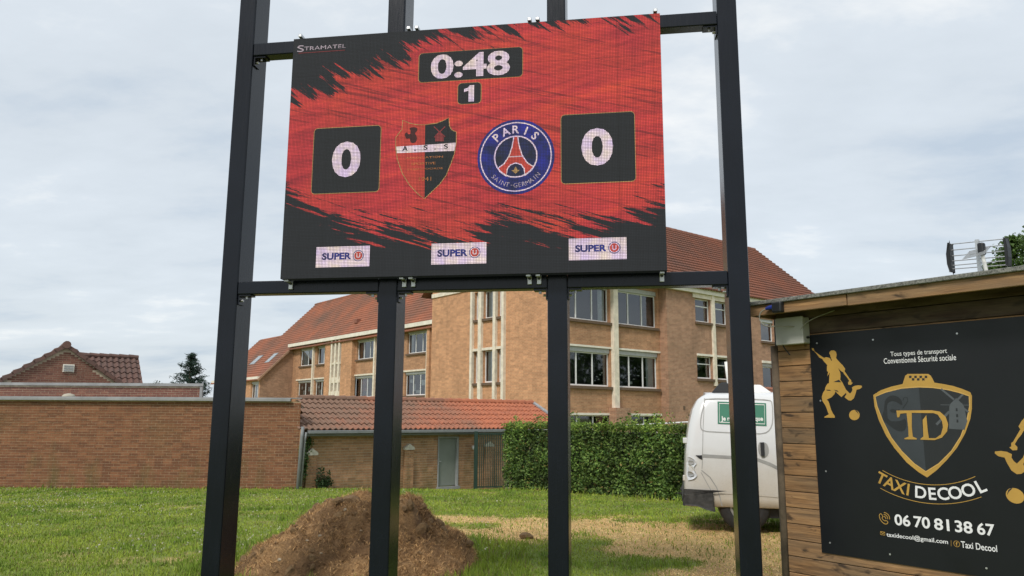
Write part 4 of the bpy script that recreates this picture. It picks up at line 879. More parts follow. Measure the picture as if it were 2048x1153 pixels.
MB().box(xf0-.02, xh1+.22, -ovh-.025, 2.75, ztop-.019, ztop+.012).build('roof_felt', MAT['felt'], hut, bevel=.004)

# ------------------------------------------------------------------ taxi sign
sx0, sx1, sg0, sg1 = .178, 1.86, .562, 2.207; YS = -.030
so = HF.world(sx0, -.0225, sg0)
tx = thing('taxi_sign', 'black square advertising panel with gold shield and white phone number on the hut', 'sign', so, HF.a)
def sg(px, py): a, b = HF.onY(px, py, YS); return a-sx0, b-sg0
k = NT('sign_black'); pos = k.coord('Position'); n = k.noise(pos, 1.2, 4, .6); k.col(k.ramp(n, (.3, (.009, .010, .012)), (.7, (.012, .0135, .016)))); k.l(k.ramp(k.noise(pos, 5, 3), (.3, .33), (.7, .42)), k.p.inputs['Roughness']); k.p.inputs['Specular IOR Level'].default_value = .3; MAT['sign_black'] = k.m
plain('sign_gold', (.46, .27, .055), .5, var=.12, scale=3); plain('sign_gold_light', (.58, .36, .10), .5, var=.1, scale=3); plain('sign_white', (.78, .78, .80), .5, var=.03); plain('sign_grey', (.040, .047, .055), .45, var=.15, scale=5); plain('sign_slate', (.085, .095, .105), .45); plain('sign_ink', (.018, .020, .023), .45)
MB().box(0, sx1-sx0, -.0065, 0, 0, sg1-sg0).build('panel', MAT['sign_black'], tx)
SY = -.0075
def spoly(name, pts, mat, y=SY, sm=0):
    q = [sg(*p) for p in pts]; q = smooth_closed(q, sm) if sm else q; return flat(MB(), q, y).build(name, MAT[mat], tx, fix=False)
def c5(a, b): return (1720+a/4.804, 730+b/4.804)
outer = [(127, 290), (200, 245), (300, 210), (410, 185), (420, 150), (435, 105), (460, 88), (655, 88), (680, 105), (700, 140), (715, 172), (800, 185), (900, 205), (990, 235), (1060, 265), (1075, 300), (1075, 420), (1060, 520), (1010, 660), (930, 800), (830, 920), (740, 1010), (645, 1083), (560, 1030), (450, 940), (330, 800), (250, 680), (180, 530), (140, 400)]
spoly('shield', [c5(*p) for p in outer], 'sign_gold')
inn = [(147, 305), (250, 262), (400, 225), (565, 213), (700, 218), (850, 240), (960, 268), (1050, 300), (1055, 400), (1030, 530), (970, 690), (880, 830), (760, 950), (634, 1028), (520, 950), (400, 830), (300, 700), (220, 540), (165, 400)]
spoly('shield_field', [c5(*p) for p in inn[:4]]+[c5(*p) for p in inn[13:]], 'sign_grey', SY-.001); spoly('shield_field', [c5(*p) for p in inn[3:14]], 'sign_ink', SY-.001)
stroke(MB(), [sg(*c5(*p)) for p in inn], .007, SY-.0015, True).build('shield_highlight', MAT['sign_gold_light'], tx, fix=False)
for i in range(4): spoly('checker', [c5(472+50*i+x, 105+y) for x, y in ((0, 0), (24, 0), (24, 22), (0, 22))], 'sign_ink', SY-.001)
for i in range(3): spoly('checker', [c5(499+49*i+x, 129+y) for x, y in ((0, 0), (24, 0), (24, 22), (0, 22))], 'sign_ink', SY-.001)
# dark hooded head on the grey half
spoly('hood', [c5(*p) for p in ((235, 395), (240, 340), (280, 300), (330, 292), (380, 315), (408, 360), (408, 395), (340, 350), (290, 350), (260, 380), (262, 440), (270, 540), (380, 545), (445, 510), (450, 620), (385, 648), (300, 600), (205, 515), (228, 450))], 'sign_ink', SY-.002, 1)
spoly('beard', [c5(*p) for p in ((280, 440), (310, 422), (350, 435), (385, 425), (375, 450), (320, 465))], 'sign_ink', SY-.002, 1); stroke(MB(), [sg(*c5(*p)) for p in ((412, 420), (460, 350), (455, 315), (425, 315), (412, 345))], .005, SY-.002).build('quill', MAT['sign_ink'], tx, fix=False)
# windmill on the black half
spoly('windmill', [c5(*p) for p in ((860, 400), (855, 615), (1005, 625), (1032, 540), (1000, 400), (985, 375), (925, 320), (870, 375))], 'sign_slate', SY-.002)
for a, b, w in (((780, 232), (905, 335), .013), ((990, 285), (940, 335), .013), ((735, 575), (860, 450), .016), ((985, 410), (1045, 455), .013), ((775, 385), (1050, 388), .004)): stroke(MB(), [sg(*c5(*a)), sg(*c5(*b))], w, SY-.0022).build('windmill_sail', MAT['sign_slate'], tx, fix=False)
for a, b in ((930, 432), (935, 488), (938, 540)): spoly('windmill_window', [c5(a+x, b+y) for x, y in ((-8, -14), (8, -14), (10, 14), (-8, 14))], 'sign_ink', SY-.003)
spoly('letter_t', [c5(*p) for p in ((352, 440), (690, 437), (760, 450), (700, 465), (500, 462), (500, 600), (510, 690), (548, 708), (548, 718), (430, 716), (430, 706), (470, 690), (465, 600), (450, 465), (390, 470), (378, 505), (360, 505))], 'sign_gold', SY-.004)
spoly('letter_d', [c5(*p) for p in ((640, 485), (605, 530), (612, 690), (585, 710), (585, 720), (720, 724), (790, 700), (840, 640), (850, 570), (825, 500), (770, 450), (690, 437), (690, 458), (750, 480), (790, 540), (800, 600), (780, 670), (730, 705), (665, 705), (655, 640))], 'sign_gold', SY-.0045)
def player(f):
    body = [(150, 105), (175, 110), (185, 145), (230, 180), (290, 222), (310, 232), (335, 222), (385, 235), (400, 270), (410, 265), (390, 215), (385, 190), (375, 180), (378, 155), (400, 137), (435, 135), (462, 155), (470, 190), (462, 230), (468, 245), (510, 290), (550, 330), (580, 375), (570, 400), (600, 445), (640, 505), (655, 515), (660, 545), (675, 552), (655, 578), (620, 575), (615, 550), (630, 525), (600, 480), (565, 440), (550, 415), (525, 400), (490, 365), (515, 420), (520, 470), (515, 510), (545, 550), (560, 580), (590, 640), (615, 665), (640, 690), (660, 670), (672, 640), (665, 610), (700, 590), (745, 583), (790, 588), (795, 605), (770, 630), (725, 640), (712, 690), (690, 750), (655, 780), (620, 775), (570, 735), (595, 700), (590, 680), (530, 735), (470, 680), (455, 660), (440, 700), (400, 740), (345, 765), (370, 800), (400, 900), (420, 940), (445, 975), (445, 1000), (310, 998), (315, 985), (370, 955), (360, 935), (330, 850), (285, 780), (280, 730), (295, 680), (320, 640), (325, 610), (350, 565), (372, 555), (375, 470), (380, 420), (350, 470), (360, 410), (345, 400), (345, 345), (350, 325), (300, 270), (285, 245), (250, 230), (215, 185), (180, 145), (155, 130)]
    w_ = sx1-sx0-.004; fl = [f(*p) for p in body]; fl = [(min(max(a, .003), w_), b) for a, b in fl]
    flat(MB(), fl, SY).build('footballer', MAT['sign_gold'], tx, fix=False)
    for q in (((330, 640), (380, 640), (400, 655), (350, 650)), ((430, 640), (500, 675), (480, 650)), ((500, 512), (430, 540), (530, 545)), ((560, 735), (590, 695), (575, 730)), ((345, 768), (385, 745), (360, 780))):
        flat(MB(), [(min(max(f(*p)[0], .003), w_), f(*p)[1]) for p in q], SY-.001).build('footballer_crease', MAT['sign_ink'], tx, fix=False)
    bl = [(697+68*math.cos(t), 965+66*math.sin(t)) for t in np.linspace(0, 2*math.pi, 28)[:-1]]; bl = [p for p in bl]
    flat(MB(), [(min(f(*p)[0], w_), f(*p)[1]) for p in bl], SY).build('football', MAT['sign_gold'], tx, fix=False)
    flat(MB(), [(min(f(*p)[0], w_), f(*p)[1]) for p in ((700, 890), (740, 920), (757, 965), (738, 935), (715, 912))], SY-.001).build('football_swoosh', MAT['sign_ink'], tx, fix=False)
def cl(a, b): return sg(1600+a/6.407, 680+b/6.407)
player(cl)
Lb, Lf = cl(697, 965), cl(795, 600); Rb, Rf = sg(2030, 992), sg(1986, 906); ksc = (Rf[1]-Rb[1])/(Lf[1]-Lb[1])
def crr(a, b): q = cl(a, b); return (Rb[0]-(q[0]-Lb[0])*ksc, Rb[1]+(q[1]-Lb[1])*ksc)
player(crr)
def stx(name, body, l, r, mat, bold=.0, y=SY):
    """l, r: (x, top, bottom) in the photograph at both ends"""
    a, b, c_, d = sg(l[0], l[1]), sg(l[0], l[2]), sg(r[0], r[1]), sg(r[0], r[2]); text_rect(MB(), body, (a[0]+b[0])/2, (c_[0]+d[0])/2, (b[1]+d[1])/2, (a[1]+c_[1])/2, y, bold).build(name, MAT[mat], tx, fix=False)
stx('slogan_lettering', 'Tous types de transport', (1781, 704, 716), (1894, 697, 709.5), 'sign_white', .004); stx('slogan_lettering', 'Conventionné Sécurité sociale', (1767.5, 717, 728), (1912, 709, 721), 'sign_white', .004)
for body, pa_, pb_ in (('06', 1789, 1820.5), ('70', 1827.5, 1860), ('81', 1868, 1898.5), ('38', 1909.5, 1945), ('67', 1954, 1989.5)):
    tp = lambda x: 1028+(x-1789)*.105; bt = lambda x: 1050.5+(x-1789)*.1145
    stx('phone_digits', body, (pa_, tp(pa_), bt(pa_)), (pb_, tp(pb_), bt(pb_)), 'sign_white', .022)
stx('email_lettering', 'taxidecool@gmail.com', (1773, 1064, 1075.5), (1896, 1080, 1092), 'sign_white', .010); stx('page_lettering', 'Taxi Decool', (1922, 1083, 1096), (1994, 1091, 1104.5), 'sign_white', .010)
def c6(a, b): return sg(1700+a/5.764, 930+b/5.764)
P1, P2, P3 = np.array(c6(335, 215)), np.array(c6(960, 405)), np.array(c6(1560, 310))          # three points of the lettering's base line
Am = np.array([P2-P1, P3-P1])*2; bv = np.array([P2@P2-P1@P1, P3@P3-P1@P1]); cc_ = np.linalg.solve(Am, bv); RR = np.linalg.norm(P1-cc_)
hL = abs(c6(820, 250)[1]-c6(820, 392)[1])
for ch, a, b in (('T', 340, 205), ('A', 440, 265), ('X', 560, 315), ('I', 662, 345), ('D', 815, 382), ('E', 955, 400), ('C', 1085, 402), ('O', 1230, 390), ('O', 1390, 355), ('L', 1545, 312)):
    q = np.array(c6(a, b)); t = math.degrees(math.atan2(q[1]-cc_[1], q[0]-cc_[0])); text_arc(MB(), ch, cc_[0], cc_[1], RR, t, t, hL*.98, SY, .018, flip=True).build('name_letter', MAT['sign_gold' if a < 700 else 'sign_white'], tx, fix=False)
for (a, b), (c_, d) in (((375, 65), (1445, 135)), ((350, 270), (1515, 370))):
    q, r = np.array(c6(a, b)), np.array(c6(c_, d)); ml = np.array(c6(1020, 232 if b < 100 else 452)); Am = np.array([ml-q, r-q])*2; bv = np.array([ml@ml-q@q, r@r-q@q]); c0 = np.linalg.solve(Am, bv); R0 = np.linalg.norm(q-c0); t0 = math.atan2(q[1]-c0[1], q[0]-c0[0]); t1 = math.atan2(r[1]-c0[1], r[0]-c0[0])
    stroke(MB(), [(c0[0]+R0*math.cos(t0+(t1-t0)*i/24), c0[1]+R0*math.sin(t0+(t1-t0)*i/24)) for i in range(25)], .004, SY).build('name_line', MAT['sign_gold'], tx, fix=False)
stroke(MB(), smooth_closed([c6(*p) for p in ((335, 575), (360, 560), (380, 600), (365, 615), (400, 650), (415, 640), (440, 660), (425, 685), (390, 680), (345, 630))], 1), .005, SY, True).build('phone_icon', MAT['sign_gold'], tx, fix=False)
for rr in (28, 50, 72): stroke(MB(), [c6(385+rr*math.cos(t), 622-rr*math.sin(t)) for t in np.linspace(-.1, 1.5, 9)], .005, SY).build('phone_icon_wave', MAT['sign_gold'], tx, fix=False)
stroke(MB(), [c6(*p) for p in ((350, 770), (402, 778), (402, 812), (350, 804))], .004, SY, True).build('envelope_icon', MAT['sign_gold'], tx, fix=False); stroke(MB(), [c6(*p) for p in ((350, 772), (376, 795), (402, 780))], .004, SY).build('envelope_icon', MAT['sign_gold'], tx, fix=False)
ci = c6(1230, 912); disc(MB(), ci[0], ci[1], .020, SY, 24, r2=.017).build('page_icon', MAT['sign_gold'], tx, fix=False); text_rect(MB(), 'f', ci[0]-.006, ci[0]+.006, ci[1]-.012, ci[1]+.012, SY, .02).build('page_icon_letter', MAT['sign_gold'], tx, fix=False)
stroke(MB(), [c6(1165, 870), c6(1167, 940)], .002, SY).build('divider', MAT['sign_gold'], tx, fix=False)
for px, py in ((1634, 687), (1746, 680), (1914, 667.5), (1641, 802), (1652, 943), (1660, 1086), (1780, 1109), (1973, 1137)):
    q = sg(px, py); MB().tube([(q[0], -.0065, q[1]), (q[0], -.0095, q[1])], .0065, 10).build('screw', MAT['steel_galv'], tx)

# ------------------------------------------------------------------ things fixed to the hut
yb = -.125; bx0, bz1 = HF.onY(1549, 638, yb); bx1, bz0 = HF.onY(1607, 687, yb)
eo = HF.world((bx0+bx1)/2, yb, bz0); eb = thing('electrical_box', 'grey plastic electrical enclosure under the eaves at the corner of the hut', 'electrical box', eo, HF.a); w = (bx1-bx0)/2; h = bz1-bz0
plain('box_grey', (.46, .46, .42), .5, var=.06)
MB().box(-w, w, 0, .02, 0, h).build('lid', MAT['box_grey'], eb, bevel=.006, seg=2); MB().box(-w+.004, w-.004, .0205, .106, .004, h-.004).build('body', MAT['box_grey'], eb, bevel=.008, seg=2)
for z in (.05, h-.05): MB().tube([(w-.004, .06, z), (w+.012, .06, z)], .010, 8).build('latch', MAT['bolt' if z > .1 else 'black_plastic'], eb)
kx, kz = HF.onY(1554, 615, -ovh-.04); ko = HF.world(kx, -ovh, kz); sk_ = thing('socket_outlet', 'dark wall socket with blue plug screwed to the hut fascia', 'socket', ko, HF.a)
plain('plug_blue', (.02, .04, .25), .4); MB().box(-.042, .042, -.055, -.0005, -.042, .042).build('housing', MAT['black_plastic'], sk_, bevel=.012, seg=2); MB().tube([(-.043, -.03, .005), (-.075, -.03, .005), (-.105, -.03, 0)], [.02, .018, .012], 10).build('plug', MAT['plug_blue'], sk_)
plain('cable_grey', (.30, .29, .24), .6)
pts = [(-.105, -.03, 0), (-.16, -.03, -.02), (-.175, -.03, -.08), (-.13, -.02, -.14), (-.06, .1, -.13), (.02, .20, -.135), (.04, .21, -.16)]; pts = [Vector(p) for p in pts]
def smooth_path(P_, it=2):
    for _ in range(it):
        q = [P_[0]]
        for a, b in zip(P_, P_[1:]): q += [a*.75+b*.25, a*.25+b*.75]
        P_ = q+[P_[-1]]
    return P_
MB().tube(smooth_path(pts), .005, 7).build('cable', MAT['cable_grey'], sk_, smooth=True)
MB().tube(smooth_path([Vector(p) for p in ((.04, .20, -.17), (-.10, .20, -.16), (-.15, .22, -.26), (-.09, .24, -.35))]), .005, 7).build('cable', MAT['black_plastic'], sk_, smooth=True)
MB().tube(smooth_path([Vector(p) for p in ((.04, .18, -.18), (.12, .17, -.10), (.3, .26, -.03))]), .004, 6).build('cable', MAT['cable_grey'], sk_, smooth=True)
# television aerial on the hut roof
ya = .45
def aa(px, py): q = HF.onY(px, py, ya); return q
ac, az0 = aa(1962, 545); ao = HF.world(ac, ya, ztop+.012); an = thing('tv_aerial', 'white television aerial with two black reflector ends on the hut roof', 'aerial', ao, HF.a)
def al(px, py): q = aa(px, py); return (q[0]-ac, q[1]-ztop-.012)
def bow(pts, th):
    m_ = MB(); n = len(pts)
    L = [al(*p) for p in pts]; m_.prism([(x, -th/2, max(z, 0.002)) for x, z in L], (0, th, 0)); return m_
bow(((1899, 488), (1902, 488), (1904, 510), (1906, 545), (1903, 545), (1898, 530), (1896, 510)), .06).build('reflector_end', MAT['black_plastic'], an, bevel=.004)
bow(((2010, 477), (2013, 477), (2018, 495), (2020, 515), (2019, 533), (2015, 533), (2013, 510)), .06).build('reflector_end', MAT['black_plastic'], an, bevel=.004)
for (a, b) in (((1901, 489), (2011, 478)), ((1903, 501), (2013, 490)), ((1904, 512.5), (2014, 502)), ((1905, 522.5), (2015, 513)), ((1905, 531.5), (2016, 521.5)), ((1905.5, 538.5), (2016, 530))):
    p_, q = al(*a), al(*b); MB().tube([(p_[0], 0, max(p_[1], .01)), (q[0], 0, max(q[1], .01))], .004, 6).build('rod', MAT['steel_galv'], an)
c0 = al(1954, 480); MB().box(c0[0]-.012, c0[0]+.012, -.012, .012, .0, c0[1]).build('mast', MAT['steel_galv'], an); c1_ = al(1972, 500)
MB().box(c1_[0]-.022, c1_[0]+.022, -.10, -.05, c1_[1]-.05, c1_[1]+.04).build('receiver', MAT['black_plastic'], an, bevel=.012, seg=2)
MB().tube(smooth_path([Vector(p) for p in ((c1_[0], -.07, c1_[1]-.05), (c1_[0]+.01, -.05, .09), (c1_[0], -.02, .035), (c0[0], 0, .03))]), .014, 8).build('boom', MAT['paper'], an, smooth=True)
for i in range(7):
    z = c1_[1]-.03-.012*i; MB().tube([(c0[0]-.05, -.03-.02*i, z+.03), (c0[0]+.10, -.03-.02*i, z+.045)], .003, 6).build('director', MAT['steel_galv'], an)
MB().tube(smooth_path([Vector((-.02+.17*math.cos(t), -.04, .045+.03*math.sin(t))) for t in np.linspace(0, 2*math.pi, 14)], 1), .003, 6).build('dipole', MAT['steel_galv'], an)

# ------------------------------------------------------------------ white van
k = NT('van_white'); o = k.coord('Object'); oz = k.xyz(o)[2]; n = k.noise(o, 3.2, 5, .65); n2 = k.noise(o, 40, 3, .7)
mud = k.math('MULTIPLY', k.math('ADD', k.math('SUBTRACT', 1.16, oz), k.math('MULTIPLY', k.math('SUBTRACT', n, .5), .5)), 1.1, clamp=True)
mudc = k.mix(k.math('MULTIPLY', mud, .85), (.66, .67, .675), (.40, .33, .22)); k.col(k.mix(k.math('MULTIPLY', mud, k.ramp(n2, (.55, 0.), (.75, .5))), mudc, (.30, .24, .16)))
k.l(k.math('ADD', .22, k.math('MULTIPLY', mud, .4)), k.p.inputs['Roughness']); k.p.inputs['Coat Weight'].default_value = .3; MAT['van_white'] = k.m
plain('bumper_dark', (.04, .04, .038), .75, var=.5, scale=14); plain('tyre', (.022, .021, .020), .85, var=.3, scale=30); plain('rim', (.38, .38, .37), .4, .6); plain('gap_grey', (.10, .10, .10), .7); plain('panel_grey', (.30, .30, .29), .5)
plain('van_sign_green', (.012, .15, .085), .45, var=.06); plain('lamp_clear', (.62, .64, .66), .12, .2, var=.25, scale=14)
vp = at_z(1492, 1066, 0); VF = Fr((vp[0], vp[1], 0), math.radians(-12))
van = thing('white_van', 'muddy white panel van parked on the lawn behind the hut', 'van', VF.o, VF.a)
def vx(px, py, y=0.): return VF.onY(px, py, y)
RR_ = [vx(*q) for q in ((1369, 985), (1370, 950), (1371.5, 900), (1377, 855), (1386, 815), (1398, 795), (1412, 788))]     # rear outline (x, z)
zb = vx(1440, 1014)[1]; zrf = RR_[-1][1]; xrear = np.array([q[0] for q in RR_]); zrear = np.array([q[1] for q in RR_]); L_ = 4.5
VW = 1.76
def side_in(z): return 0.0 if z < 1.0 else .17*((z-1.0)/(zrf-1.0))**1.6
def x_rear(z): return float(np.interp(z, zrear, xrear))
def x_front(z): return xrear[0]+L_-(0 if z < .75 else .15*(z-.75)/.3 if z < 1.05 else .15+1.15*(z-1.05)/(zrf-1.05)) if True else 0
zs = [zb]+[zb+(zrf-.12-zb)*i/14 for i in range(1, 15)]; ring = [(.03, zb-.01)] + [(side_in(z), z) for z in zs] + [(side_in(zrf-.05)+.0, zrf-.07), (side_in(zrf)+.015, zrf-.03), (side_in(zrf)+.06, zrf+.0), (side_in(zrf)+.14, zrf+.018), (side_in(zrf)+.28, zrf+.035), (VW/2, zrf+.05)]
ring = ring + [(VW-y, z) for y, z in reversed(ring[:-1])]
ts = [0, .0015, .004, .008, .014, .022, .033, .06, .1, .2, .35, .5, .62, .72, .8, .86, .92, .97, 1.]
V = []; Fc = []
for t in ts:
    for (y, z) in ring:
        zc = min(z, zrf); a, b = x_rear(min(zc, zrf)), x_front(zc)
        x = a+(b-a)*t; d = x-a; e2 = b-x; cr_ = .14
        ins = .13*(1-math.sqrt(max(0, 1-(1-min(d, cr_)/cr_)**2))) + .25*(1-math.sqrt(max(0, 1-(1-min(e2, .4)/.4)**2)))
        yy = y+ins if y < VW/2 else y-ins if y > VW/2 else y
        V.append((x, yy, z))
nr_ = len(ring)
for i in range(len(ts)-1):
    for j in range(nr_-1): a = i*nr_+j; Fc.append((a, a+1, a+nr_+1, a+nr_))
for base in (0, (len(ts)-1)*nr_):
    for j in range(nr_//2): a = base+j; b = base+nr_-1-j; 
    for j in range(nr_//2):
        a, b, c_, d = base+j, base+j+1, base+nr_-2-j, base+nr_-1-j
        Fc.append((a, b, c_, d) if b != c_ else (a, b, d))
for i in range(len(ts)-1): Fc.append((i*nr_, (i+1)*nr_, (i+1)*nr_+nr_-1, i*nr_+nr_-1))
mb = MB(); mb.v = V; mb.f = Fc; body = mb.build('body', MAT['van_white'], van, smooth=True)
for p_ in body.data.polygons:
    if abs(p_.normal.x) > .75 or p_.normal.z < -.9: p_.use_smooth = False
def onside(mb, out=.004):
    mb.v = [(x, side_in(z)+corner(x, z)-out+y, z) for x, y, z in mb.v]; return mb
def corner(x, z):
    d = x-x_rear(min(z, zrf)); return .13*(1-math.sqrt(max(0, 1-(1-min(max(d, 0), .14)/.14)**2)))
def vline(name, pts, w, mat, closed=False, out=.004, sm=0):
    q = [vx(*p) for p in pts]
    if sm: q = smooth_closed(q, sm)
    dense = []
    for a, b in zip(q, q[1:]+([q[0]] if closed else [])):
        n_ = max(1, int(math.hypot(a[0]-b[0], a[1]-b[1])/.06)); dense += [(a[0]+(b[0]-a[0])*i/n_, a[1]+(b[1]-a[1])*i/n_) for i in range(n_)]
    if not closed: dense.append(q[-1])
    return onside(stroke(MB(), dense, w, 0, closed), out).build(name, MAT[mat], body, fix=False)
vline('gap_crease_shade', ((1410, 797), (1410, 803), (1407, 815), (1402, 835), (1401, 855), (1406, 863), (1440, 865), (1500, 868), (1530, 868), (1541, 860), (1547, 845), (1547, 805), (1541, 800), (1500, 798)), .014, 'panel_grey', True, sm=1)
vline('gap_crease_shade', ((1409.5, 796), (1406, 865), (1405, 915), (1404, 938)), .008, 'panel_grey'); vline('gap_crease_shade', ((1404, 912), (1440, 914), (1475, 916), (1515, 920), (1540, 929), (1566, 943)), .045, 'panel_grey', out=.003); vline('swage', ((1440, 986), (1470, 988), (1520, 991), (1567, 995)), .02, 'van_white', out=.008)  # the wide grey stroke paints the shading of the beltline crease
vline('arch_line', ((1403, 941), (1420, 955), (1433, 975), (1440, 995), (1444, 1013)), .012, 'panel_grey'); vline('arch_line', ((1402, 945), (1413, 965), (1424, 985), (1428, 1010)), .008, 'panel_grey')
def vpoly(name, pts, mat, th=.012, sm=0, out=.002, parent=None):
    q = [vx(*p) for p in pts]; q = smooth_closed(q, sm) if sm else q; m_ = MB(); n_ = len(q)
    m_.prism([(a, side_in(b)+corner(a, b)-out-th, b) for a, b in q], (0, th, 0)); return m_.build(name, MAT[mat], parent or van, fix=True)
tl_ = vpoly('tail_light', ((1373, 914), (1381, 915), (1390, 921), (1393, 928), (1388, 933), (1389, 940), (1394, 949), (1393, 954), (1386, 959), (1373, 962)), 'lamp_clear', .02, 1)
vpoly('reflector', ((1376, 921), (1386, 922), (1389, 928), (1377, 930)), 'panel_grey', .004, 1, .022, tl_); vpoly('reflector', ((1375, 942), (1385, 945), (1389, 951), (1376, 955)), 'rim', .004, 1, .022, tl_)
vpoly('trim_piece', ((1391, 911), (1404, 911), (1404, 920), (1398, 917)), 'black_plastic', .006)
hc = vpoly('handle_cup', ((1517, 886), (1524, 884), (1534, 887), (1538, 898), (1537, 910), (1530, 916), (1522, 914), (1516, 905)), 'panel_grey', .003, 1); vpoly('handle', ((1520.5, 886), (1528, 885), (1529, 912), (1522, 912)), 'black_plastic', .03, 0, .006, hc)
for py in (882, 958): a = vx(1371, py); MB().box(a[0]-.035, a[0]+.03, .13, .20, a[1]-.04, a[1]+.04).build('hinge', MAT['van_white'], van, bevel=.008)
# notice on the side panel
nq = [vx(*p) for p in ((1436, 803), (1534, 806.5), (1534, 852.5), (1436, 848))]; zn = lambda z: side_in(z)-.008
nt_ = MB().quad(*[(a, zn(b), b) for a, b in nq]).build('notice', MAT['van_sign_green'], van, fix=False)
cx_ = sum(a for a, b in nq)/4; cz_ = sum(b for a, b in nq)/4; iq = [(cx_+(a-cx_)*.93, cz_+(b-cz_)*.84) for a, b in nq]
q_ = stroke(MB(), iq, .010, 0, True); q_.v = [(x, zn(z)-.002, z) for x, y, z in q_.v]; q_.build('notice_border', MAT['paper'], nt_, fix=False)
a, b = vx(1443, 843), vx(1527, 835); tq = text_rect(MB(), 'Je roule électrique', a[0], b[0], min(a[1], b[1])-.01, max(a[1], b[1])+.012, 0, .03); tq.v = [(x, zn(z)-.003, z) for x, y, z in tq.v]; tq.build('notice_lettering', MAT['paper'], nt_, fix=False)
# bumper, underbody, wheels
bq = [vx(*p) for p in ((1369, 980), (1424, 983), (1427, 1000), (1428, 1021), (1412, 1019), (1395, 1012), (1368, 1010), (1364.5, 1000), (1367, 990))]
MB().prism([(a, -.045, b) for a, b in bq], (0, VW+.09, 0)).build('rear_bumper', MAT['bumper_dark'], van, bevel=.02, seg=2)
MB().box(xrear[0]+.5, xrear[0]+L_-.2, .12, VW-.12, .19, zb+.08).build('underbody', MAT['black_plastic'], van); MB().box(xrear[0]+L_-.35, xrear[0]+L_+.05, .03, VW-.03, .22, .62).build('front_bumper', MAT['bumper_dark'], van, bevel=.05, seg=2)
MB().quad((x_front(1.1)-.03, .3, 1.12), (x_front(1.1)-.03, VW-.3, 1.12), (x_front(zrf)+.02, VW-.4, zrf-.08), (x_front(zrf)+.02, .4, zrf-.08)).build('windscreen', MAT['black_plastic'], van)
wr = .345
for wx in (0., 2.78):
    for wy, s in ((.02, 1), (VW-.24, -1)):
        pr = [(.0, .20), (.0, .255), (.02, .32), (.05, wr), (.17, wr), (.20, .32), (.22, .255), (.22, .20)]; mb = MB(); n = 28
        for (yy, r) in pr:
            for j in range(n): t = 2*math.pi*j/n; mb.v.append((wx+r*math.cos(t), wy+yy, wr+r*math.sin(t)))
        for i in range(len(pr)):
            for j in range(n): a = i*n+j; b = i*n+(j+1) % n; c_ = ((i+1) % len(pr))*n; mb.f.append((a, b, c_+(j+1) % n, c_+j))
        wh = mb.build('wheel', MAT['tyre'], van, smooth=True)
        rm = disc(MB(), 0, 0, .20, 0, 28, r2=.17); yo = wy+.012 if s > 0 else wy+.208
        for q in range(5):
            t = q*2*math.pi/5+.5; rm.v += [(.17*math.cos(t+d)*f_, 0, .17*math.sin(t+d)*f_) for d, f_ in ((-.22, 1.03), (.22, 1.03), (.5, .25), (-.5, .25))]; b_ = len(rm.v)-4; rm.f.append((b_, b_+1, b_+2, b_+3))
        disc(rm, 0, 0, .055, -.004, 16); rm.v = [(x+wx, yo+y, z+wr) for x, y, z in rm.v]; rm.build('rim', MAT['rim'], wh, fix=False)
        db = disc(MB(), wx, wr, .19, wy+.05 if s > 0 else wy+.17, 24); db.build('brake_drum', MAT['gap_grey'], wh, fix=False)
# on the roof
a = vx(1452, 786, .5)[0]; ztr = zrf+.02
MB().hexa([(a-.22, .35, ztr), (a+.10, .35, ztr), (a+.10, .6, ztr), (a-.22, .6, ztr), (a-.08, .37, ztr+.16), (a+.02, .37, ztr+.16), (a+.02, .58, ztr+.16), (a-.08, .58, ztr+.16)]).build('roof_clamp', MAT['black_plastic'], van, bevel=.02)
zt_ = vx(1450, 724, .5)[1]; MB().tube([(a+.08, .5, ztr), (a+.05, .5, ztr+.1), (a+.02, .5, zt_)], .028, 10).build('roof_pole', MAT['paper'], van, smooth=True)
a = vx(1505, 780, .7)[0]; z2 = vx(1515, 771, .7)[1]; MB().hexa([(a-.35, .45, ztr), (a+.26, .45, ztr), (a+.26, 1.1, ztr), (a-.35, 1.1, ztr), (a-.3, .5, z2), (a+.1, .5, z2), (a+.1, 1.05, z2), (a-.3, 1.05, z2)]).build('roof_pod', MAT['paper'], van, bevel=.02, seg=2)

# ------------------------------------------------------------------ leaves, blades
attr_mat('leaf', .6, .25, .35); attr_mat('blade', .7, .2, .25); attr_mat('straw', .85, .05, .2); attr_mat('needle', .7, .1, .2)
def leaf_cloud(pos, size, col, flat_=.0, asp=.55):
    """diamond leaves with a crease, at random angles; col per leaf"""
    n = len(pos); d = rng.normal(size=(n, 3)); d[:, 2] *= (1-flat_); d /= np.linalg.norm(d, axis=1)[:, None]
    r = rng.normal(size=(n, 3)); s = np.cross(d, r); s /= np.linalg.norm(s, axis=1)[:, None]; nn = np.cross(d, s)
    L = (size*(.65+.7*rng.random(n)))[:, None]; w = L*asp*.5
    v = np.stack([pos-d*L*.5, pos+s*w+nn*L*.08, pos+d*L*.5, pos-s*w+nn*L*.08], 1).reshape(-1, 3)
    i = np.arange(n)*4; f = np.concatenate([np.stack([i, i+1, i+2], 1), np.stack([i, i+2, i+3], 1)]); return v, f, np.repeat(col, 4, 0)
def leaf_cols(n, a, b, dark=.0):
    t = rng.random((n, 1)); c = np.array(a)*(1-t)+np.array(b)*t; return c*(.75+.5*rng.random((n, 1)))

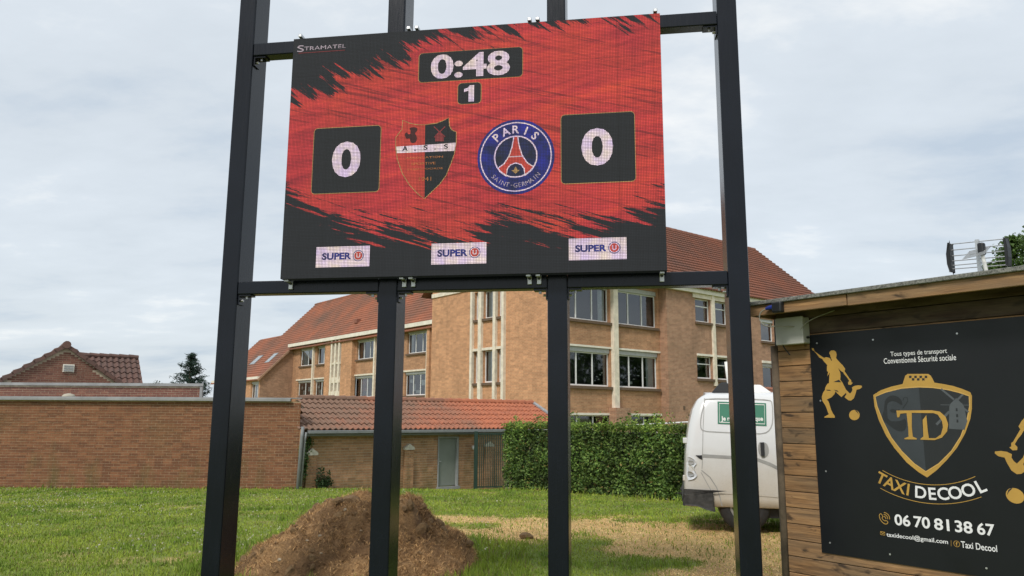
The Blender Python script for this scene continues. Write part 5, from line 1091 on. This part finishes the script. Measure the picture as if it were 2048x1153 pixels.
# ------------------------------------------------------------------ hornbeam hedge
hl = at_depth(1006, 975, 22.2); hr = at_depth(1372, 995, 17.0); dv_ = (hr-hl)[:2]; GL = np.linalg.norm(dv_); GFh = Fr((hl[0], hl[1], 0), math.atan2(dv_[1], dv_[0])); GT = GL+3.2; HD = .95
hg = thing('hedge', 'dense clipped green hedge with stray shoots along its top beside the gate', 'hedge', (hl[0], hl[1], gz(hl[1])), GFh.a); hz = float(gz(hl[1]))
ztl = GFh.onY(1030, 850)[1]; ztr_ = GFh.onY(1370, 857)[1]
def htop(x): return ztl+(ztr_-ztl)*x/GL
def hbot(x): return gz(hl[1]+GFh.X[1]*x)
def hp(n, kind):
    x = rng.random(n)*(GT+.1)-.05
    if kind == 'front': t = rng.random(n); y = -.02+np.abs(rng.normal(size=n))*.11; z = hbot(x)+.03+t*(htop(x)-hbot(x)); y += .14*(fbm(x*1.9, z*1.9)-.5)*2 + .12*np.clip(.12-t, 0, 1)
    elif kind == 'top': y = rng.random(n)*HD; z = htop(x)+rng.normal(size=n)*.05-.02 + .10*(fbm(x*2, y*2)-.5)
    else: y = rng.random(n)*HD; z = hbot(x)+rng.random(n)*(htop(x)-hbot(x)); x = np.abs(rng.normal(size=n))*.1-.04
    return np.stack([x, y, z-hz], 1)
pos = [hp(25000, 'front'), hp(4200, 'top'), hp(2400, 'end')]
for i in range(190):
    x = rng.random()*GT; hgt = .10+rng.random()*.34 if rng.random() < .6 else .05+rng.random()*.1
    if x < 1.6: hgt *= .8
    y = rng.random()*.5; m_ = int(5+hgt*32); t = rng.random(m_)
    pos.append(np.stack([x+rng.normal(size=m_)*.05+t*.06*rng.normal(), y+rng.normal(size=m_)*.05, htop(x)-hz-.03+t*hgt], 1))
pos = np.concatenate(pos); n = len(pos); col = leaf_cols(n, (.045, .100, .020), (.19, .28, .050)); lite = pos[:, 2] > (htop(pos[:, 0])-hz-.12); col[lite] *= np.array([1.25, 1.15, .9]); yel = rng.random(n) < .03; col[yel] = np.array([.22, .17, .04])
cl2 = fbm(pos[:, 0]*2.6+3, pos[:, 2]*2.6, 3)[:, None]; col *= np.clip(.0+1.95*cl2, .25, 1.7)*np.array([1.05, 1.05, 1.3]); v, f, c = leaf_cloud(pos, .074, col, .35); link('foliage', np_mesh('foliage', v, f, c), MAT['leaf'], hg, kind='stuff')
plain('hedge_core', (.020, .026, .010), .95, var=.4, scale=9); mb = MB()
mb.hexa([(.12, .2, hbot(0)-hz-.1), (GT-.1, .2, hbot(GT)-hz-.1), (GT-.1, HD-.1, hbot(GT)-hz-.1), (.12, HD-.1, hbot(0)-hz-.1), (.12, .2, htop(0)-hz-.14), (GT-.1, .2, htop(GT)-hz-.14), (GT-.1, HD-.1, htop(GT)-hz-.14), (.12, HD-.1, htop(0)-hz-.14)]); mb.build('dark_core', MAT['hedge_core'], hg)  # solid dark block added inside so the leaves are not see-through
# white rail behind the hedge
w0 = GFh.onY(1018, 864, HD+.3); w1 = GFh.onY(1378, 843, HD+.3); wo = GFh.world(0, HD+.3, 0); wz = float(gz(wo[1])); rl_ = thing('white_rail', 'thin white barrier rail on posts running behind the hedge', 'rail', (wo[0], wo[1], wz), GFh.a)
MB().tube([(w0[0], 0, w0[1]-wz), (w1[0]+2, 0, w1[1]-wz+.08)], .018, 8).build('rail', MAT['wire_white'], rl_)
for px in (1040, 1217, 1400): x = GFh.onY(px, 850, HD+.3)[0]; z = w0[1]+(w1[1]-w0[1])*(x-w0[0])/(w1[0]-w0[0]); MB().tube([(x, 0, -.2), (x, 0, z-wz)], .022, 8).build('post', MAT['gate_green'], rl_)

# ------------------------------------------------------------------ climbers and shrub on the outbuilding
def plant(name, label, cat, frame, x, stems, leaves, size, ca, cb, zoff=0., y=-.13):
    base = frame.world(x, y, 0); zb_ = float(gz(base[1])); t = thing(name, label, cat, (base[0], base[1], zb_), frame.a)
    sm_ = MB()
    for s_ in stems: sm_.tube([Vector((a, b, c_-zb_)) for a, b, c_ in s_], [.012]*(len(s_)-1)+[.005], 6)
    sm_.build('stem', MAT['bark'], t); lv_ = leaves.copy(); lv_[:, 2] -= zb_
    v, f, c = leaf_cloud(lv_, size, leaf_cols(len(lv_), ca, cb), .2, .8); link('foliage', np_mesh('foliage', v, f, c), MAT['leaf'], t, kind='stuff'); return t
def along(path, n, sp):
    path = np.array(path); t = rng.random(n)*(len(path)-1); i = np.minimum(t.astype(int), len(path)-2); fr = (t-i)[:, None]; return path[i]*(1-fr)+path[i+1]*fr+rng.normal(size=(n, 3))*np.array(sp)
def ivx(px, py): a, b = OF.onY(px, py, -.13); return a, b
x_ = ivx(605, 940)[0]; pa = [(ivx(a, b)[0]-x_, 0, ivx(a, b)[1]) for a, b in ((601, 965), (607, 940), (610, 915), (615, 895), (620, 878))]; pb = [(ivx(a, b)[0]-x_, 0, ivx(a, b)[1]) for a, b in ((601, 965), (609, 950), (612, 930), (606, 920))]
plant('ivy', 'ivy climbing the brick wall beside the grey downpipe', 'ivy', OF, x_, [pa, pb], np.concatenate([along(pa[1:], 330, (.05, .02, .05)), along(pb, 120, (.035, .02, .05))]), .065, (.03, .07, .018), (.07, .13, .03))
x_ = ivx(645, 960)[0]; st_ = []; lv_ = []
for px, py in ((639, 935), (634, 950), (653, 945), (660, 955), (646, 950)):
    q = ivx(px, py); p_ = [(0, -.05, float(gz(22.3))), ((q[0]-x_)*.6, -.06, (q[1]+gz(22.3))/2), (q[0]-x_, -.06, q[1])]; st_.append(p_); lv_.append(along(p_, 110, (.06, .05, .05)))
plant('shrub', 'small dark green shrub at the foot of the outbuilding wall', 'shrub', OF, x_, st_, np.concatenate(lv_), .06, (.02, .045, .015), (.045, .085, .025))

# ------------------------------------------------------------------ trees
def conifer(px, ptop, pbase, d, wpx, label):
    t0 = at_depth(px, ptop, d); g0 = float(gz(d)); H = t0[2]-g0; Rm = wpx/F*d; t = thing('conifer_tree', label, 'tree', (t0[0], d, g0))
    MB().tube([(0, 0, -.1), (0, 0, H*.6), (0, 0, H)], [.16, .09, .015], 8).build('trunk', MAT['bark'], t); P_ = []
    nbr = 150
    for i in range(nbr):
        z = H*(.18+.81*(i/nbr)); r = Rm*(1-i/nbr)**.85*(.7+.5*rng.random())+.1; a = rng.random()*6.283; m_ = int(20+r*34); s = rng.random(m_)**.7
        x = r*s; P_.append(np.stack([x*math.cos(a)+rng.normal(size=m_)*.05*(1+s), x*math.sin(a)+rng.normal(size=m_)*.05*(1+s), z+.42*r*s*s-.12*r*s+rng.normal(size=m_)*.03], 1))
    P_ = np.concatenate(P_); v, f, c = leaf_cloud(P_, .26, leaf_cols(len(P_), (.022, .045, .035), (.05, .085, .065)), .5, .13); link('crown', np_mesh('crown', v, f, c), MAT['needle'], t, kind='stuff'); return t
conifer(383, 706, 790, 42., 74, 'blue-green cedar with drooping branches beyond the brick parapet wall')
def broadleaf(x, y, H, r, label, nl=5000, size=.12, ca=(.04, .085, .016), cb=(.10, .17, .035), lobes=9, group=None, zc=.62, blobs=None):
    g0 = float(gz(y)); t = thing('broadleaf_tree', label, 'tree', (x, y, g0), 0, group)
    tr_ = MB(); tr_.tube([(0, 0, -.1), (.05, 0, H*.3), (0, .05, H*.75)], [.16*H/6, .12*H/6, .03], 8); P_ = []
    bl_ = blobs or [(rng.normal()*r*.5, rng.normal()*r*.5, H*zc+rng.normal()*r*.45, r*(.35+.3*rng.random())) for _ in range(lobes)]
    for (bx, by, bz, br_) in bl_:
        tr_.tube([(0, 0, H*.35), (bx*.5, by*.5, (H*.4+bz)*.5), (bx, by, bz)], [.06, .04, .01], 5)
        m_ = int(nl/len(bl_)); d = rng.normal(size=(m_, 3)); d /= np.linalg.norm(d, axis=1)[:, None]; rad = br_*rng.random(m_)**.38*(1+.25*rng.normal(size=m_)); P_.append(np.array([bx, by, bz])+d*rad[:, None]*np.array([1, 1, .8]))
    tr_.build('trunk', MAT['bark'], t); P_ = np.concatenate(P_); v, f, c = leaf_cloud(P_, size, leaf_cols(len(P_), ca, cb), .2, .7); link('crown', np_mesh('crown', v, f, c), MAT['leaf'], t, kind='stuff'); return t
q = at_depth(2062, 520, 24.)
def off(px, py, r): a = at_depth(px, py, 24.); return (a[0]-q[0], (rng.random()-.5)*1.2, a[2]-float(gz(24.)), r)
broadleaf(q[0], 24., 8.2, 1.2, 'bright green broadleaf tree rising behind the hut roof and aerial', 7500, .10,
          blobs=[off(2035, 500, .42), off(2058, 492, .40), off(2074, 480, .45), off(2060, 530, .7), off(2040, 535, .45), off(2000, 535, .26), off(1988, 533, .18), off(2015, 545, .32), off(2090, 500, .9), off(2110, 490, .6), off(2085, 550, .8), off(2036, 478, .2)])
for px, py in ((293, 770), (312, 767)):
    q = at_depth(px, py, 90.); broadleaf(q[0], 90., q[2]+1, 1.1, 'small thin-crowned tree far off, '+('the one next to the house roof' if px < 300 else 'the one towards the cedar'), 420, .22, (.05, .075, .035), (.10, .12, .06), 5, 'far trees past the house', zc=.9)

for i, (tx_, ty_, th_) in enumerate(((46, 27, 9.5), (49, 32, 10.5), (50, 37.5, 9.8), (54, 43, 11), (47, 21.5, 9))):
    broadleaf(tx_, ty_, th_, 3.0, 'tall broadleaf tree of the row facing the school front', 4200, .42, lobes=12, group='row of trees facing the school', zc=.55)

# ------------------------------------------------------------------ heap of soil and dead grass
hc_ = np.array([-1.50, 8.72]); HH = .645
def heap_z(x, y):
    dx, dy = x-hc_[0], y-hc_[1]; th = np.arctan2(dy, dx)
    ex = np.maximum(np.abs(dx)-.40, 0)/np.where(dx < 0, .98, .72); ey = np.maximum(np.abs(dy)-.30, 0)/.98
    rr = np.hypot(ex, ey)*(1+.12*(vnoise(th*1.9+20, th*0+3)-.5)); base = np.clip(1-rr, 0, 1)
    pr = np.where(dx < 0, np.interp(rr, [0, .2, 1], [1, .84, 0]), np.interp(rr, [0, .12, .22, .4, .75, 1], [1, .93, .72, .56, .33, 0]))
    z = HH*pr
    n = (fbm(x*2.3+3, y*2.3+8, 4)-.5)*.36 + (np.abs(fbm(x*5+2, y*5+7, 3)-.5)*-.26+.03) + (fbm(x*12, y*12, 3)-.5)*.10
    return z + n*np.clip(base*5, 0, 1) - .03*(rr > 1)
hx = np.linspace(-3.3, 0.1, 170); hy = np.linspace(7.2, 10.2, 150); gx, gy2 = np.meshgrid(hx, hy); X = gx.ravel(); Y = gy2.ravel(); Z = heap_z(X, Y)-.01
hp_ = thing('soil_heap', 'waist-high heap of brown soil and dead grass on the lawn beneath the scoreboard', 'soil heap', (hc_[0], hc_[1], 0))
idx = np.arange(X.size).reshape(gx.shape); fc = np.stack([idx[:-1, :-1].ravel(), idx[:-1, 1:].ravel(), idx[1:, 1:].ravel(), idx[1:, :-1].ravel()], 1); keep = Z[fc].max(1) > -.015; fc = fc[keep]
nz = np.clip((fbm(X*3.4, Y*3.4)-.5)*1.7+.5, 0, 1)[:, None]; col = np.array([.14, .072, .031])*(1-nz)+np.array([.62, .37, .165])*nz
me = np_mesh('mound', np.stack([X-hc_[0], Y-hc_[1], Z], 1), fc, col)
for p_ in me.polygons: p_.use_smooth = True
k = NT('heap_soil'); a = k.n('ShaderNodeVertexColor', layer_name='col'); pos = k.coord('Position'); n3 = k.noise(pos, 38, 5, .75); n4 = k.noise(k.mapping(pos, (30, 30, 90)), 1.6, 4, .7)
k.col(k.mix(.7, a.outputs[0], k.ramp(n3, (.3, .4), (.65, 1.)), 'MULTIPLY')); k.set(Roughness=.95); k.bump(k.math('ADD', n3, n4), .9, .04); MAT['heap_soil'] = k.m
link('mound', me, k.m, hp_)
def blades(x, y, z, ln, w, lean, col, droop=.0, az=None):
    n = len(x); a = rng.random(n)*6.283 if az is None else az; b = rng.random(n)*6.283
    d = np.stack([np.cos(a)*np.sin(lean), np.sin(a)*np.sin(lean), np.cos(lean)], 1); sd_ = np.stack([np.cos(b), np.sin(b), np.zeros(n)], 1)
    p_ = np.stack([x, y, z], 1); mid = p_+d*(ln*.55)[:, None]; tip = p_+d*ln[:, None]; tip[:, 2] -= droop*ln
    v = np.stack([p_-sd_*(w/2)[:, None], p_+sd_*(w/2)[:, None], mid+sd_*(w*.4)[:, None], mid-sd_*(w*.4)[:, None], tip], 1).reshape(-1, 3); i = np.arange(n)*5
    f = np.concatenate([np.stack([i, i+1, i+2], 1), np.stack([i, i+2, i+3], 1), np.stack([i+3, i+2, i+4], 1)]); return v, f, np.repeat(col, 5, 0)
n = 90000; x = rng.uniform(-3.2, 0., n); y = rng.uniform(7.3, 10.1, n); z = heap_z(x, y); ok = z > .02; x, y, z = x[ok], y[ok], z[ok]; n = len(x)
clump = fbm(x*3+1, y*3+4); ok = rng.random(n) < .3+1.1*np.clip(clump-.25, 0, 1)*1.6*np.where(x > hc_[0]+.3, 1.3, .75); x, y, z = x[ok], y[ok], z[ok]; n = len(x)
t = rng.random((n, 1)); col = (np.array([.14, .072, .030])*(1-t)+np.array([.74, .46, .21])*t)*(.5+.6*rng.random((n, 1)))*np.clip(.35+1.3*fbm(x*3.4, y*3.4), .4, 1.2)[:, None]
v, f, c = blades(x-hc_[0], y-hc_[1], z-.005, .03+.06*rng.random(n), .003+.0035*rng.random(n), rng.uniform(.6, 1.75, n), col, .25); link('dead_grass', np_mesh('dead_grass', v, f, c), MAT['straw'], hp_, kind='stuff')
clod = bpy.data.meshes.new('clod'); bm = bmesh.new(); bmesh.ops.create_icosphere(bm, subdivisions=2, radius=1)
for q in bm.verts: q.co *= 1+.35*(random.random()-.5)
bm.to_mesh(clod); bm.free(); clod.materials.append(MAT['heap_soil'])
col_ = clod.color_attributes.new('col', 'FLOAT_COLOR', 'POINT')
for dd_ in col_.data: dd_.color = (.30, .185, .085, 1)
for i in range(130):
    x = rng.uniform(-2.75, -.45); y = rng.uniform(7.5, 9.2); z = float(heap_z(np.array([x]), np.array([y]))[0])
    if z < .05: continue
    s = .012+.06*rng.random()**2.2; z -= s*.3; link('clod', clod, None, hp_, loc=(x-hc_[0], y-hc_[1], z), rot=(rng.random()*6, rng.random()*6, rng.random()*6), scale=(s*1.3, s, s*.7))
big = at_depth(703, 995, 8.75); link('clod', clod, None, hp_, loc=(big[0]-hc_[0], 8.75-hc_[1], big[2]-.03), rot=(0, 0, .4), scale=(.11, .09, .05))
plain('pebble', (.34, .28, .20), .8)
peb = clod.copy(); peb.materials.clear(); peb.materials.append(MAT['pebble'])
for px, py in ((642, 1107), (640, 1072), (722, 1062), (614, 1082), (692, 1020), (560, 1120)):
    dd_ = np.linspace(7.4, 8.9, 60); pts_ = [at_depth(px, py, t) for t in dd_]; hit = next((p_ for p_ in pts_ if p_[2] <= heap_z(np.array([p_[0]]), np.array([p_[1]]))[0]), pts_[-1]); s = rng.uniform(.012, .022)
    link('pebble', peb, None, hp_, loc=(hit[0]-hc_[0], hit[1]-hc_[1], hit[2]), scale=(s*1.4, s, s*.8))

# ------------------------------------------------------------------ lawn
N = 330000; yy = 5.5*np.exp(rng.random(N)*math.log(24.5/5.5)); xx = (rng.random(N)-.5)*2*(.74*yy+.4); yy = yy+rng.normal(size=N)*.02
N2 = 260000; y2 = 6.8*np.exp(rng.random(N2)*math.log(15/6.8)); x2 = rng.uniform(-1.6, 5.2, N2); kp = dryness(x2, y2) > .25+.5*rng.random(N2); xx = np.concatenate([xx, x2[kp]]); yy = np.concatenate([yy, y2[kp]]); N = len(xx)
ok = np.ones(N, bool)
hxl = (xx-HF.o[0])*HF.X[0]+(yy-HF.o[1])*HF.X[1]; hyl = (xx-HF.o[0])*HF.Y[0]+(yy-HF.o[1])*HF.Y[1]; ok &= ~((hxl > xh0-.02) & (hyl > 0) & (hyl < 2.5))
ok &= ~((yy > YW-.01) & (xx < x1+.05)); oyl = (xx-OF.o[0])*OF.Y[0]+(yy-OF.o[1])*OF.Y[1]; ok &= ~((oyl > -.03) & (xx > OF.o[0]-.5))
gxl = (xx-GFh.o[0])*GFh.X[0]+(yy-GFh.o[1])*GFh.X[1]; gyl = (xx-GFh.o[0])*GFh.Y[0]+(yy-GFh.o[1])*GFh.Y[1]; ok &= ~((gyl > .1) & (gxl > .1)); ok &= heap_z(xx, yy) < .04
xx, yy = xx[ok], yy[ok]; gxl_, gyl_ = gxl[ok], gyl[ok]; n = len(xx); zz_ = gz(yy)+(fbm(xx*.8, yy*.8)-.5)*.05; dr_ = dryness(xx, yy); isd = rng.random(n) < np.clip(dr_*1.25, 0, .97)
tall = fbm(xx*.9+40, yy*.9); pat = np.clip((fbm(xx*1.3+8, yy*1.3, 5)-.5)*1.6+.5, 0, 1)[:, None]; t = rng.random((n, 1))
g1 = np.array([.140, .225, .024])*(1-pat)+np.array([.345, .410, .058])*pat; g1 = g1*(.7+.6*t); yl = rng.random(n) < .10; g1[yl] = np.array([.24, .20, .08])*(.7+.5*t[yl])
s1 = (np.array([.58, .36, .13])*(1-t)+np.array([.95, .74, .36])*t)*(.75+.5*fbm(xx*5, yy*5, 3)[:, None])
col = np.where(isd[:, None], s1, g1); far = np.clip((yy-6)/16, 0, 1)
ln = np.where(isd, .03+.05*rng.random(n), (.022+.034*rng.random(n))*(.6+.8*tall)); w = np.where(isd, .004, .006)*(1+2.2*far)*(1+.4*rng.random(n)); lean = np.where(isd, rng.uniform(1.15, 1.65, n), np.abs(rng.normal(size=n))*.55)
edge = ((yy > YW-.25) & (xx < x1)) ; ln = np.where(edge & (rng.random(n) < .4), ln*2.2, ln)
hzv = heap_z(xx, yy); rim = ((hzv > -.035) & (hzv < .04) & (np.abs(xx-hc_[0]) < 1.7) & (np.abs(yy-hc_[1]) < 1.6)) | ((gyl_ > -.25) & (gyl_ < .1) & (gxl_ > 0)); ln = np.where(rim & (rng.random(n) < .5) & ~isd, ln*2.4, ln)
tuft = fbm(xx*2.2+90, yy*2.2, 3) > .66; ln = np.where(tuft & ~isd, ln*1.7, ln); col = np.where((tuft & ~isd)[:, None], col*np.array([.78, .88, .9]), col)
v, f, c = blades(xx, yy, zz_-.005, ln, w, lean, col, .12); gr_ = link('grass', np_mesh('grass', v, f, c), MAT['blade']); gr_['kind'] = 'stuff'; gr_['label'] = 'short lawn grass with dry straw patches'; gr_['category'] = 'grass'
# white clover heads
n = 4200; yy = rng.uniform(9, 20.8, n); xx = (rng.random(n)-.5)*2*.72*yy; ok = (fbm(xx*.5+70, yy*.5) > .50) & (dryness(xx, yy) < .2) & ((xx < -.2) | (rng.random(n) < .25)); ok &= heap_z(xx, yy) < .03; ok &= ~((yy > YW-.01) & (xx < x1)); xx, yy = xx[ok], yy[ok]; n = len(xx)
gxl = (xx-GFh.o[0])*GFh.X[0]+(yy-GFh.o[1])*GFh.X[1]; gyl = (xx-GFh.o[0])*GFh.Y[0]+(yy-GFh.o[1])*GFh.Y[1]; ok = ~((gyl > 0) & (gxl > 0)); xx, yy = xx[ok], yy[ok]; n = len(xx)
P_ = np.stack([xx, yy, gz(yy)+.035+.02*rng.random(n)], 1); P3 = np.repeat(P_, 3, 0)+rng.normal(size=(3*n, 3))*.006; v, f, c = leaf_cloud(P3, .017, np.full((3*n, 3), .46)*np.array([1, .98, .72]), .2, 1.); cl_ = link('clover_flowers', np_mesh('clover_flowers', v, f, c), MAT['straw']); cl_['kind'] = 'stuff'; cl_['label'] = 'tiny white clover flowers dotted through the lawn'; cl_['category'] = 'flowers'
mo = at_z(1052, 1078, 0); tag(link('turf_clod', clod, None, None, loc=(mo[0], mo[1], .03), scale=(.10, .08, .05)), 'small dark clod of earth lying on the dry straw patch', 'clod')
